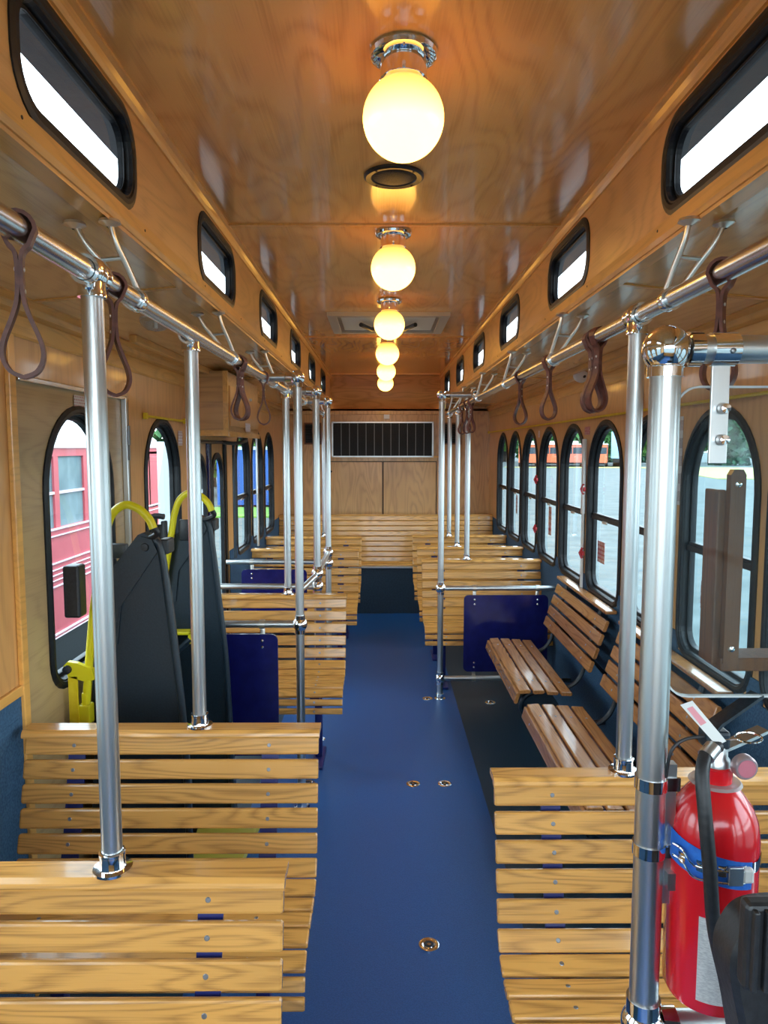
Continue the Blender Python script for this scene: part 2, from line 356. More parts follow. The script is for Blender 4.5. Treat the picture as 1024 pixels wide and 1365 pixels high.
# ------------------------------------------------------------ windows
def window(n, X, sgn, c, w, z0=WZ0, z1=WZ1, sash=True, shape=arch, g=GLASS, depth=.040, mids=None, rb=.09, outer=.02, lab=None, thin=.85, pr=.011):
    """sgn: outward direction. frame lofted through a stepped section"""
    root = bpy.data.objects.new('window_%d' % n, None); COL.objects.link(root); struct(root, lab)
    P = lambda pts, d: [(X+sgn*d, *p) for p in pts]
    prof = [(-outer, .0), (-outer, -pr*.5), (-outer*.4, -pr), (.003, -pr), (.006, -pr*.5), (.010, -pr*.5), (.013, .004), (.014, depth*.55), (.032*thin, depth*.6), (.034*thin, depth), (-.002, depth)]
    mb = MB(); mb.loft([P(shape(c, z0, z1, w, rb, i), d) for i, d in prof], 0, False)
    mb.build('window_frame', BLACK, root)
    mb = MB(); gi = .030*thin; gd = depth*.8
    pts = P(shape(c, z0, z1, w, rb, gi), gd)
    if sash:
        zs = 1.28; o = shape(c, z0, z1, w, rb, gi)
        up = [p for p in o if p[1] >= zs]; lo = [p for p in o if p[1] < zs]; hw = w/2-gi
        # order: upper arc runs right->left, close along the bar
        MB().add([(X+sgn*gd, *p) for p in up]+[(X+sgn*gd, c-hw, zs), (X+sgn*gd, c+hw, zs)], [tuple(range(len(up)+2))]).build('pane', g, root, fix=False)
        MB().add([(X+sgn*(gd-.006), *p) for p in lo]+[(X+sgn*(gd-.006), c+hw, zs), (X+sgn*(gd-.006), c-hw, zs)], [tuple(range(len(lo)+2))]).build('pane', g, root, fix=False)
        mb = MB(); a, b = sorted((X+sgn*(gd-.022), X+sgn*(gd+.008)))
        mb.box((a, c-hw-.004, zs-.017), (b, c+hw+.004, zs+.004)); mb.box((a+.004, c-hw, zs+.006), (b-.004, c+hw, zs+.016))
        sb = mb.build('sash_bar', BLACK, root)
        a, b = sorted((X+sgn*(gd-.03), X+sgn*(gd-.018)))
        MB().box((a, c-.035, zs-.026), (b, c+.035, zs-.012), bev=.003).build('sash_latch', STEELW, sb)
    else:
        MB().add(pts, [tuple(range(len(pts)))]).build('pane', g, root, fix=False)
    # outer aluminium bead that catches light
    mb = MB(); mb.loft([P(shape(c, z0, z1, w, rb, i), d) for i, d in ((.028*thin, depth*.6), (.028*thin, depth*.6-.003), (.031*thin, depth*.6-.003), (.031*thin, depth*.6))], 0)
    mb.build('bead', BLACK, root)
    return root
wn = 1
for c in ys: window(wn, XR, 1, c, WWD); wn += 1
window(wn, XL, -1, 2.5, .54, .875, 1.775, False, lab='tall arched window in the tan lift door'); wn += 1
window(wn, XL, -1, 3.44, .52, sash=False, lab='arched window between lift door and entry door'); wn += 1
for c in LW: window(wn, XL, -1, c, .52); wn += 1
for c in (.7, 1.4): window(wn, XL, -1, c, WWD); wn += 1
window(wn, XL, -1, -.1, .72, .5, 1.85, False, rrect, rb=.08); wn += 1
# fascias with clerestory windows
CL = [1.355+1.065*i for i in range(-2, 6)]; CR = [1.385+1.09*i for i in range(-2, 6)]
for nm, X, sgn, cs in (('wall_fascia_left', FL, -1, CL), ('wall_fascia_right', FR, 1, CR)):
    mb = MB(); prev = Y0
    for c in cs:
        o = rrect(c, 2.165, 2.345, .50, .07)
        holed(mb, lambda u, v: (X, u, v), prev, c-.27, 2.10, ZC+.02, None); holed(mb, lambda u, v: (X, u, v), c-.27, c+.27, 2.10, ZC+.02, o)
        holed(mb, lambda u, v: (X+sgn*.032, u, v), prev, c-.27, 2.135, ZC+.02, None, 1); holed(mb, lambda u, v: (X+sgn*.032, u, v), c-.27, c+.27, 2.135, ZC+.02, o, 1)
        prev = c+.27
    holed(mb, lambda u, v: (X, u, v), prev, YB+.2, 2.10, ZC+.02, None); holed(mb, lambda u, v: (X+sgn*.032, u, v), prev, YB+.2, 2.135, ZC+.02, None, 1)
    struct(mb.build(nm, [FASC, BLACK], None, fix=False))
    for c in cs: window(wn, X, sgn, c, .50, 2.165, 2.345, False, rrect, GLASS_C, .024, rb=.07, outer=.018, thin=.7, pr=.006); wn += 1
# ------------------------------------------------------------ ceiling (its roof edge overhangs the clerestory windows a little)
mb = MB(); mb.box((FL-.06, Y0, ZC+.012), (FR+.06, YB+.2, ZC+.05)); mb.box((FL-.115, Y0, 2.362), (FL-.05, YB+.2, ZC+.05)); mb.box((FR+.05, Y0, 2.362), (FR+.115, YB+.2, ZC+.05)); ceil = struct(mb.build('ceiling', BLACK))
seams = [Y0, .03, 2.475, 4.915, 7.35, YB]
for a, b in zip(seams, seams[1:]):
    mb = MB(); mb.box((FL, a+.004, ZC), (FR, b-.004, ZC+.012)); mb.build('ceiling_panel', CEIL, ceil)
for s_ in seams[1:-1]:
    mb = MB(); mb.box((FL, s_-.008, ZC-.006), (FR, s_+.008, ZC+.001)); mb.build('batten', TRIM, ceil)
# soffits (lower side ceilings)
for nm, Xa, Xb, sg, seam in (('ceiling_left', FL, XL, -1, [Y0, 2.10, 4.54, 6.98, YB]), ('ceiling_right', FR, XR, 1, [Y0, 2.06, 4.50, 6.94, YB])):
    mb = MB(); mb.add([(Xa, Y0, 2.125), (Xb+sg*.05, Y0, 2.075), (Xb+sg*.05, YB, 2.075), (Xa, YB, 2.125), (Xa, Y0, 2.145), (Xb+sg*.05, Y0, 2.095), (Xb+sg*.05, YB, 2.095), (Xa, YB, 2.145)],
                      [(0, 1, 2, 3), (4, 5, 6, 7), (0, 1, 5, 4), (1, 2, 6, 5), (2, 3, 7, 6), (3, 0, 4, 7)])
    root = struct(mb.build(nm, BLACK))
    for a, b in zip(seam, seam[1:]):
        z = lambda x: 2.12-.05*abs(x-Xa)/abs(Xb-Xa)
        MB().add([(Xa, a+.003, z(Xa)-.004), (Xb, a+.003, z(Xb)-.004), (Xb, b-.003, z(Xb)-.004), (Xa, b-.003, z(Xa)-.004), (Xa, a+.003, z(Xa)+.004), (Xb, a+.003, z(Xb)+.004), (Xb, b-.003, z(Xb)+.004), (Xa, b-.003, z(Xa)+.004)],
                 [(0, 1, 2, 3), (4, 5, 6, 7), (0, 1, 5, 4), (1, 2, 6, 5), (2, 3, 7, 6), (3, 0, 4, 7)]).build('ceiling_panel', LOWC, root)
    for s_ in seam[1:-1]:
        MB().add([(Xa, s_-.01, 2.112), (Xb, s_-.01, 2.062), (Xb, s_+.01, 2.062), (Xa, s_+.01, 2.112), (Xa, s_-.01, 2.118), (Xb, s_-.01, 2.068), (Xb, s_+.01, 2.068), (Xa, s_+.01, 2.118)],
                 [(0, 1, 2, 3), (4, 5, 6, 7), (0, 1, 5, 4), (1, 2, 6, 5), (2, 3, 7, 6), (3, 0, 4, 7)]).build('batten', TRIM, root)
# cove trims, fascia foot trims, cornices
def yprism(name, poly, m, y0=Y0, y1=YB, lab=None):
    o = struct(MB().prism(poly, y0, y1, 'XZ').build(name, m)); return o
tn = 3
screwm = MB().lathe([(1e-4, -.001), (.0032, -.001), (.0032, .0002), (1e-4, .0002)], 8).mesh('screw', BLACKHOLE)
for X, s in ((FL, 1), (FR, -1)):
    t = yprism('trim_%d' % tn, [(X, ZC), (X+s*.026, ZC), (X+s*.026, ZC-.006), (X+s*.016, ZC-.010), (X+s*.012, ZC-.022), (X+s*.006, ZC-.030), (X, ZC-.030)], TRIM); tn += 1
    y = .95
    while y < 7.4:
        inst('screw', screwm, t, (X+s*.0105, y, ZC-.020), (0, s*PI/2*.8, 0)); y += .325
    t = yprism('trim_%d' % tn, [(X-s*.002, 2.152), (X+s*.007, 2.148), (X+s*.009, 2.118), (X+s*.004, 2.108), (X-s*.045, 2.104), (X-s*.045, 2.114), (X-s*.002, 2.118)], TRIM); tn += 1
    y = 1.1
    while y < 7.4:
        inst('screw', screwm, t, (X+s*.0085, y, 2.135), (0, s*PI/2, 0)); y += .55
for X, s in ((XL, 1), (XR, -1)):
    yprism('trim_%d' % tn, [(X, 2.075), (X+s*.055, 2.078), (X+s*.055, 2.066), (X+s*.030, 2.056), (X+s*.022, 2.040), (X+s*.008, 2.034), (X, 2.030)], TRIM); tn += 1
    yprism('trim_%d' % tn, [(X, 2.03), (X+s*.006, 2.03), (X+s*.010, 1.975), (X+s*.004, 1.968), (X, 1.968)], TRIM); tn += 1
# vertical trim left wall, door-panel frame
def vtrim(y0, y1, z0, z1, m, d=.012, X=XL, s=1):
    global tn
    a, b = sorted((X, X+s*d)); o = struct(MB().box((a, y0, z0), (b, y1, z1), bev=.003).build('trim_%d' % tn, m)); tn += 1; return o
vtrim(2.015, 2.05, .0, 1.97, TRIM, .016)
vtrim(1.2, 2.02, .935, .965, TRIM, .012)
vtrim(2.06, 2.93, 1.842, 1.858, ALU_Y, .02)
vtrim(2.905, 2.925, .45, 1.85, ALU, .022)
vtrim(2.965, 2.985, .0, 1.85, WALLW, .01)
vtrim(2.948, 2.962, .0, 1.84, BLACK, .012)
# lift door: handle bracket on the aluminium post
mb = MB(); mb.box((XL+.022, 2.90, 1.66), (XL+.032, 2.92, 1.74), bev=.003); mb.box((XL+.024, 2.905, 1.60), (XL+.030, 2.915, 1.67))
tag(mb.build('door_catch', GASKET), 'grey metal catch on the aluminium edge of the lift door', 'latch')

# ------------------------------------------------------------ rear wall
mb = MB(); mb.box((XL-.05, YB, 0), (XR+.05, YB+.05, 2.06)); wb = struct(mb.build('wall_back', REARW))
mb = MB(); mb.add([(FL-.02, YB-.02, ZC+.005), (FR+.02, YB-.02, ZC+.005), (FR+.02, YB+.16, 2.035), (FL-.02, YB+.16, 2.035)], [(0, 1, 2, 3)])
struct(mb.build('wall_rear_header', REARD), 'glossy dark plywood header sloping above the rear wall')
mb = MB(); mb.box((XL-.05, YB, 2.06), (FL-.052, YB+.05, 2.16)); mb.box((FR+.052, YB, 2.06), (XR+.05, YB+.05, 2.16)); mb.box((FL-.06, YB+.165, 2.0), (FR+.06, YB+.2, 2.45)); mb.box((XL-.05, YB+.0, 2.04), (XR+.05, YB+.2, 2.06)); struct(mb.build('trim_%d' % tn, REARD)); tn += 1
def rear(name, x0, x1, z0, z1, m, d=.012, bev=.003, par=wb): return MB().box((x0, YB-d, z0), (x1, YB, z1), bev=bev).build(name, m, par)
rear('rail_board', -.60, .64, 1.545, 1.565, TRIM, .02)
rear('rail_board', -1.03, 1.14, 2.0, 2.04, REARW, .016)
rear('stile', -.62, -.585, .9, 2.0, REARW, .014); rear('stile', .60, .635, .9, 2.0, REARW, .014)
for x0, x1 in ((-.565, .012), (.028, .585)):
    rear('panel_gap', x0-.007, x1+.007, .912, 1.508, BLACKHOLE, .004, .0005); p = rear('access_panel', x0, x1, .92, 1.50, REARW, .014, .002)
    # raised lip round each panel
for x in (-.53, -1.0, .62):
    MB().lathe([(1e-4, -.004), (.009, -.004), (.011, 0)], 12, (0, 0, 0), axis='Y').build('hole_plug', BLACKHOLE, wb, (x, YB-.014, 1.40))
gv = thing('air_return_grille', 'wide black air return grille with thin silver bars on rear wall', 'grille', (.017, YB-.02, 1.738))
mb = MB(); GX, GZ = .525, .175
mb.box((-GX-.014, -.016, GZ-.002), (GX+.014, .004, GZ+.012)); mb.box((-GX-.014, -.016, -GZ-.012), (GX+.014, .004, -GZ+.002))
mb.box((-GX-.014, -.016, -GZ-.01), (-GX+.002, .004, GZ+.01)); mb.box((GX-.002, -.016, -GZ-.01), (GX+.014, .004, GZ+.01)); mb.build('frame', ALU, gv)
MB().box((-GX, .0, -GZ), (GX, .012, GZ)).build('backing', BLACKHOLE, gv)
barm = MB().box((-.0022, -.012, -GZ), (.0022, -.006, GZ)).mesh('bar', GASKET)
for k in range(1, 12): inst('bar', barm, gv, (-GX+2*GX*k/12, 0, 0))
finm = MB().box((-GX, -.004, -.0015), (GX, .001, .0015)).mesh('fin', BLACK)
for k in range(1, 16): inst('fin', finm, gv, (0, 0, -GZ+2*GZ*k/16))
for x0, x1, lab in ((.64, .84, 'small dark louvred vent right of the grille behind the poles'), (-.80, -.64, 'small dark louvred vent left of the wide grille on rear wall')):
    v = thing('side_vent', lab, 'vent', ((x0+x1)/2, YB-.012, 1.80)); h = (x1-x0)/2
    mb = MB(); mb.box((-h-.012, -.008, .10), (h+.012, 0, .115)); mb.box((-h-.012, -.008, -.115), (h+.012, 0, -.10)); mb.box((-h-.012, -.008, -.1), (-h, 0, .1)); mb.box((h, -.008, -.1), (h+.012, 0, .1)); mb.build('frame', DARKW, v)
    MB().box((-h, -.002, -.1), (h, .004, .1)).build('backing', BLACKHOLE, v)
    lm = MB().box((-h, -.008, -.003), (h, 0, .003)).mesh('louvre', BLACK)
    for k in range(1, 8): inst('louvre', lm, v, (0, 0, -.1+.2*k/8), (.5, 0, 0))
mb = MB(); mb.box((.03, YB-.03, 1.955), (.09, YB-.016, 2.0), bev=.004); mb.box((.045, YB-.034, 1.967), (.075, YB-.028, 1.988))
tag(mb.build('signal_plate', WHITE), 'small square white plate above the wide rear grille', 'switch')

# ------------------------------------------------------------ front (behind the camera): windshield
mb = MB(); holed(mb, lambda u, v: (u, Y0, v), XL-.05, XR+.05, 0, 2.5, rrect(.05, .85, 2.2, 2.0, .12), 0); struct(mb.build('wall_front', WALLW, None, fix=False))
MB().add([(x, Y0, z) for x, z in rrect(.05, .85, 2.2, 2.0, .12)], [tuple(range(32))]).build('windshield', GLASS_C, bpy.data.objects['wall_front'], fix=False)

# ------------------------------------------------------------ globe lamps
def globe():
    root = thing('globe_lamp', '', 'lamp', (0, 0, 0), 'globe lamps along the ceiling')
    base = MB().lathe([(1e-4, .0), (.060, .0), (.064, -.006), (.062, -.014), (.056, -.018), (.044, -.020), (.044, -.052), (.046, -.056), (.042, -.060), (.040, -.058), (1e-4, -.05)], 32, (0, 0, 0)).build('fitting', CHROME, root)
    for a in (.5, 2.6, 4.7):
        s = MB().tube([(.044*math.cos(a), .044*math.sin(a), -.049), (.054*math.cos(a), .054*math.sin(a), -.049)], .0035, 8).build('thumb_screw', CHROME, base)
    prof = []
    for i in range(21):
        a = PI*(i/20)*.86
        prof.append((max(1e-4, .0775*math.sin(a)), -.0765*math.cos(a)))
    prof.append((.038, .070))
    MB().lathe(prof, 36).build('globe', GLOBE, root, (0, 0, -.124))
    return root
g0 = globe()
glab = ['glowing globe lamp nearest the camera, before the ceiling speaker', 'second globe lamp, just beyond the first ceiling seam', 'third globe lamp, in front of the roof hatch', 'fourth globe lamp, just past the roof hatch', 'fifth globe lamp along the ceiling, next to last', 'farthest and smallest globe lamp near the rear header']
for i, y in enumerate((1.42, 2.555, 3.70, 4.82, 5.93, 7.02)):
    g = g0 if i == 0 else copy_tree(g0)
    g.location = (.043, y, ZC-.001); g['label'] = glab[i]
# speaker
sp = thing('ceiling_speaker', 'round black speaker recessed in the plywood ceiling', 'speaker', (.036, 2.045, ZC))
MB().lathe([(.083, 0), (.083, -.006), (.078, -.010), (.064, -.008), (.060, 0)], 32).build('rim', BLKPL, sp)
MB().lathe([(.062, -.004), (.050, -.009), (.02, -.012), (1e-4, -.012)], 32).build('mesh_cover', noisy('speaker_mesh', (.008, .008, .008), (.022, .019, .016), 300, .5, 0, .4), sp)
for a in (.8, 2.3, 4, 5.5): inst('screw', screwm, sp, (.073*math.cos(a), .073*math.sin(a), -.0098))
# roof hatch
CREAM = mat('cream_plastic', (.52, .47, .38), .45); PALE = mat('hatch_pane', (.66, .70, .64), .35)
hx0, hx1, hy0, hy1 = -.30, .385, 4.03, 4.66
h = thing('roof_hatch', 'beige framed roof escape hatch behind the third globe lamp', 'hatch', ((hx0+hx1)/2, (hy0+hy1)/2, ZC))
w2, d2 = (hx1-hx0)/2, (hy1-hy0)/2
def ringbox(mb, a, b, t, z0, z1):
    mb.box((-a, -b, z0), (a, -b+t, z1)); mb.box((-a, b-t, z0), (a, b, z1)); mb.box((-a, -b+t, z0), (-a+t, b-t, z1)); mb.box((a-t, -b+t, z0), (a, b-t, z1)); return mb
ringbox(MB(), w2, d2, .05, -.022, 0).build('frame', CREAM, h); ringbox(MB(), w2-.05, d2-.05, .022, -.012, -.002).build('inner_frame', GASKET, h)
MB().box((-w2+.07, -d2+.07, -.010), (w2-.07, d2-.07, -.002)).build('panel', PALE, h)
for s in (-1, 1):
    MB().tube([(s*.07, .14, -.014), (s*.10, .06, -.035), (s*.16, -.08, -.030)], .013, 8).build('handle', BLKPL, h)
MB().box((-.05, -.12, -.03), (.05, .10, -.008), bev=.006).build('latch', BLKPL, h)
for x in (-.17, -.155, -.137, -.12, .12, .135, .15): MB().box((x, -d2+.088, -.0115), (x+.009, -d2+.104, -.0098)).build('print_mark', BLKPL, h)

# ------------------------------------------------------------ grab rails and poles
RX_L, RX_R, RZ, RR = -.508, .597, 1.955, .019
def rail(lab, pts, name='grab_rail'):
    o = MB().tube(pts, RR, 20).build(name, ALU_Y); tag(o, lab, 'handrail', 'overhead grab rails'); return o
rail('long silver overhead grab rail along the left side', [(RX_L, .2, RZ), (RX_L, 6.45, RZ)])
rail('long silver overhead grab rail along the right side', [(RX_R, .2, RZ), (RX_R, 6.45, RZ)])
def tee(mb, c, r=.026, stem=-1, L=.032, axis='Y'):
    """cast chrome tee: sleeve on the rail with a collar for the pole"""
    x, y, z = c
    pr = [(RR+.001, -L), (r, -L), (r, -L+.006), (r-.003, -L+.009), (r-.002, L-.009), (r, L-.006), (r, L), (RR+.001, L)]
    mb.lathe(pr, 20, c, axis=axis); mb.ball(c, r+.003, n=20)
    if stem: mb.lathe([(.0205, 0), (.0235, 0), (.0235, stem*.030), (.025, stem*.032), (.025, stem*.042), (.0205, stem*.042)], 20, c)
    return mb
def flange(mb, c, r=.036):
    return mb.lathe([(1e-4, 0), (r, 0), (r, .005), (.0245, .006), (.0235, .008), (.0235, .030), (.0245, .031), (.0245, .036), (.0205, .037)], 24, c)
def pole(x, y, z0, lab, ztop=RZ, balls=(), arm=None, top='tee', foot=True, name='grab_pole'):
    p = thing(name, lab, 'pole', (x, y, z0), 'vertical grab poles')
    MB().tube([(0, 0, .002), (0, 0, ztop-z0)], RR, 20).build('tube', ALU, p)
    mb = MB()
    if top == 'tee': tee(mb, (0, 0, ztop-z0)).build('tee_fitting', CHROME, p)
    else:
        mb.ball((0, 0, ztop-z0), .033); mb.lathe([(.0205, -.02), (.0245, -.02), (.0245, -.042), (.0205, -.042)], 20, (0, 0, ztop-z0)); mb.build('ball_fitting', CHROME, p)
    if foot: flange(MB(), (0, 0, 0)).build('foot_flange', CHROME, p)
    for b in balls:
        mb = MB(); mb.ball((0, 0, b-z0), .034); mb.lathe([(.0205, -.042), (.0240, -.042), (.0240, .042), (.0205, .042)], 20, (0, 0, b-z0)); mb.build('ball_fitting', CHROME, p)
    if arm:
        ax = arm-x; d = 1 if ax > 0 else -1
        mb = MB(); mb.tube([(d*.02, 0, ztop-z0), (ax, 0, ztop-z0)], RR*.95, 18); mb.build('arm', ALU, p)
        mb = MB(); mb.lathe([(.019, 0), (.0235, 0), (.0235, .03), (.019, .03)], 18, (d*.022 if d > 0 else -.052, 0, ztop-z0), axis='X'); mb.build('arm_collar', CHROME, p); tee(MB(), (ax, 0, ztop-z0), stem=0).build('tee_fitting', CHROME, p)
    return p
BT = .856
pole(RX_L, 1.285, BT, 'thick silver pole standing on the nearest left bench')
pole(RX_L-.012, 1.985, BT, 'silver pole standing on the second left bench, before the lift')
pole(RX_L, 3.84, BT, 'silver pole rising from the third left bench behind the lift', arm=None)
pole(-.365, 3.15, 0, 'floor pole with arm to the rail beside the lift, left of aisle', balls=(.86,), arm=RX_L, top='ball')
pole(-.354, 3.915, 0, 'left pole with two stacked ball joints behind third bench', balls=(.955, .885), arm=RX_L, top='ball')
pole(-.354, 4.75, 0, 'left pole at the entry door with ball joint and long diagonal rail', balls=(.95, .88), arm=RX_L, top='ball')
pole(RX_L, 6.37, BT, 'farthest left pole, on the last left bench')
pole(RX_R, 1.69, BT, 'silver pole standing on the nearest right bench, behind the big corner post')
pole(.388, 4.575, 0, 'right aisle floor pole at the navy panel with arm to the rail', ztop=1.985, balls=(.74, .14), arm=RX_R, top='ball')
pole(.612, 5.04, BT, 'silver pole on the right bench just behind the navy panel')
pole(.615, 5.72, BT, 'silver pole on the middle one of three rear right benches')
pole(.612, 6.38, BT, 'farthest right pole, on the last right bench')
# second column of poles near rear (right, floor side)
# brackets
def bracket(s):
    """two pewter legs from soffit feet down to a collar on the rail, with cross bar"""
    r = thing('rail_bracket', '', 'bracket', (0, 0, 0), 'pewter brackets holding the rails')
    mb = MB(); feet = [(-.105, 2.098-RZ), (-.035, 2.102-RZ)] if s < 0 else [(.018, 2.103-RZ), (.088, 2.098-RZ)]
    ends = [(-.020, .016), (.004, .020)] if s < 0 else [(-.008, .020), (.018, .016)]
    mids = []
    for (fx, fz), (ex, ez) in zip(feet, ends):
        pts = smooth_path([(fx, -.035, fz), (fx+(ex-fx)*.22, -.03, fz*.70+ez*.3), (fx+(ex-fx)*.62, -.012, fz*.36+ez*.6), (ex, .004, ez)], 6)
        mb.tube(pts, .006, 10); mids.append(pts[len(pts)//2+1])
        mb.lathe([(1e-4, .002), (.020, .002), (.022, -.004), (.012, -.009), (.006, -.012)], 16, (fx, -.035, fz))
    mb.tube(mids, .005, 8); mb.build('forked_strut', STEELW, r)
    MB().lathe([(RR+.0005, -.012), (RR+.005, -.012), (RR+.006, 0), (RR+.005, .012), (RR+.0005, .012)], 22, (0, 0, 0), axis='Y').build('collar', CHROME, r)
    return r
ordn = ['nearest', 'second', 'third', 'fourth', 'fifth', 'sixth']
for s, X, yy, side in ((-1, RX_L, (1.51, 2.47, 3.42, 4.4, 5.4, 6.2), 'left'), (1, RX_R, (1.50, 2.50, 3.44, 4.40, 5.4, 6.2), 'right')):
    b0 = None
    for i, y in enumerate(yy):
        b = b0 = bracket(s) if b0 is None else copy_tree(b0)
        b.location = (X, y, RZ); b['label'] = '%s forked pewter bracket from the camera, holding the %s grab rail' % (ordn[i], side)
# leather hanging straps
def strap_mesh():
    R = RR+.0035; pts = []
    for k in range(9): a = PI+(-PI)*k/8; pts.append((R*math.cos(a), R*math.sin(a)))
    left = [(-R*.6, -.022), (-.0035, -.038), (-.0035, -.09), (-.010, -.118), (-.024, -.155), (-.026, -.178), (-.017, -.197), (0, -.205)]
    path = [Vector((x, 0, z)) for x, z in left][::-1]
    path = smooth_path(path, 4)
    up = [Vector((x, 0, z)) for x, z in pts]
    other = [Vector((-p.x, 0, p.z)) for p in path][::-1]
    full = path+up+other[:-1]
    n = len(full); wd, th = .012, .0028; rings = []
    for i, p in enumerate(full):
        t = (full[(i+1) % n]-full[i-1]).normalized(); nn = Vector((t.z, 0, -t.x))
        rings.append([p+nn*th+Vector((0, -wd, 0)), p+nn*th+Vector((0, wd, 0)), p-nn*th+Vector((0, wd, 0)), p-nn*th+Vector((0, -wd, 0))])
    mb = MB(); vs = [v for r in rings for v in r]; fs = []
    for i in range(n):
        for k in range(4): j = (i+1) % n; fs.append((i*4+k, i*4+(k+1) % 4, j*4+(k+1) % 4, j*4+k))
    mb.add(vs, fs, 0, False); return mb.mesh('strap_loop', LEATH)
sm = strap_mesh(); rvm = MB().lathe([(1e-4, -.0075), (.003, -.007), (.0035, -.005), (.0035, .005), (.003, .007), (1e-4, .0075)], 10, axis='X').mesh('rivet', STEELW)
def strap(X, y, lab, rz=0, tilt=0, g='leather hand straps'):
    t = thing('hand_strap', lab, 'strap', (X, y, RZ), g, (tilt, 0, rz))
    inst('strap_loop', sm, t)
    for z in (-.055, -.085): inst('rivet', rvm, t, (0, 0, z))
for y, rz, ti, lab in ((1.03, .35, .02, 'brown leather strap at the far left edge, nearest the camera'), (1.385, .55, .04, 'brown leather strap just behind the nearest left pole'),
                   (2.57, .25, 0, 'left leather strap hanging before the overhead box, front of the pair'), (2.61, -.4, .04, 'left leather strap hanging before the overhead box, rear of the pair'),
                   (3.12, .1, 0, 'single left leather strap beside the arm of the floor pole'), (5.6, .4, 0, 'left leather strap between the two farthest left poles')):
    strap(RX_L, y, lab, rz, ti)
for y, rz, ti, lab in ((1.275, -.7, .0, 'right leather strap hanging behind the corner post tube'), (1.985, .3, .02, 'front one of three bunched right straps above the second window'), (2.02, -.35, .0, 'middle one of three bunched right leather straps'),
                   (2.05, .1, -.05, 'rear one of three bunched right leather straps'), (2.56, .2, 0, 'single right strap at the second rail bracket'), (3.08, -.6, .02, 'single right strap between the second and third right brackets'),
                   (4.75, .5, 0, 'right leather strap just beyond the pole arm'), (4.98, -.5, 0, 'second right leather strap beyond the pole arm'), (5.3, .3, 0, 'right leather strap near the rear bench poles')):
    strap(RX_R, y, lab, rz, ti)

# ------------------------------------------------------------ slatted benches
def slat_mesh(L, w, t=.019, b=.006, m=OAK, name='slat'):
    h, d = w/2, t/2
    pr = [(-h, -d+b), (-h+b*.3, -d+b*.3), (-h+b, -d), (h-b, -d), (h-b*.3, -d+b*.3), (h, -d+b), (h, d-b), (h-b, d), (-h+b, d), (-h, d-b)]
    # local X length, Z width (face), Y thickness
    e = .004; n = len(pr)
    rings = [[(-L/2, y*.8, z*.9) for z, y in pr], [(-L/2+e, y, z) for z, y in pr], [(L/2-e, y, z) for z, y in pr], [(L/2, y*.8, z*.9) for z, y in pr]]
    mb = MB(); mb.loft(rings); mb.add(rings[0], [tuple(range(n))]); mb.add(rings[-1], [tuple(range(n))[::-1]]); return mb.mesh(name, m)
def screw_head():
    return MB().lathe([(1e-4, -.0012), (.0042, -.0012), (.0055, 0), (.0055, .001)], 10, axis='Y').mesh('screw', SCREW)
SCR = screw_head()
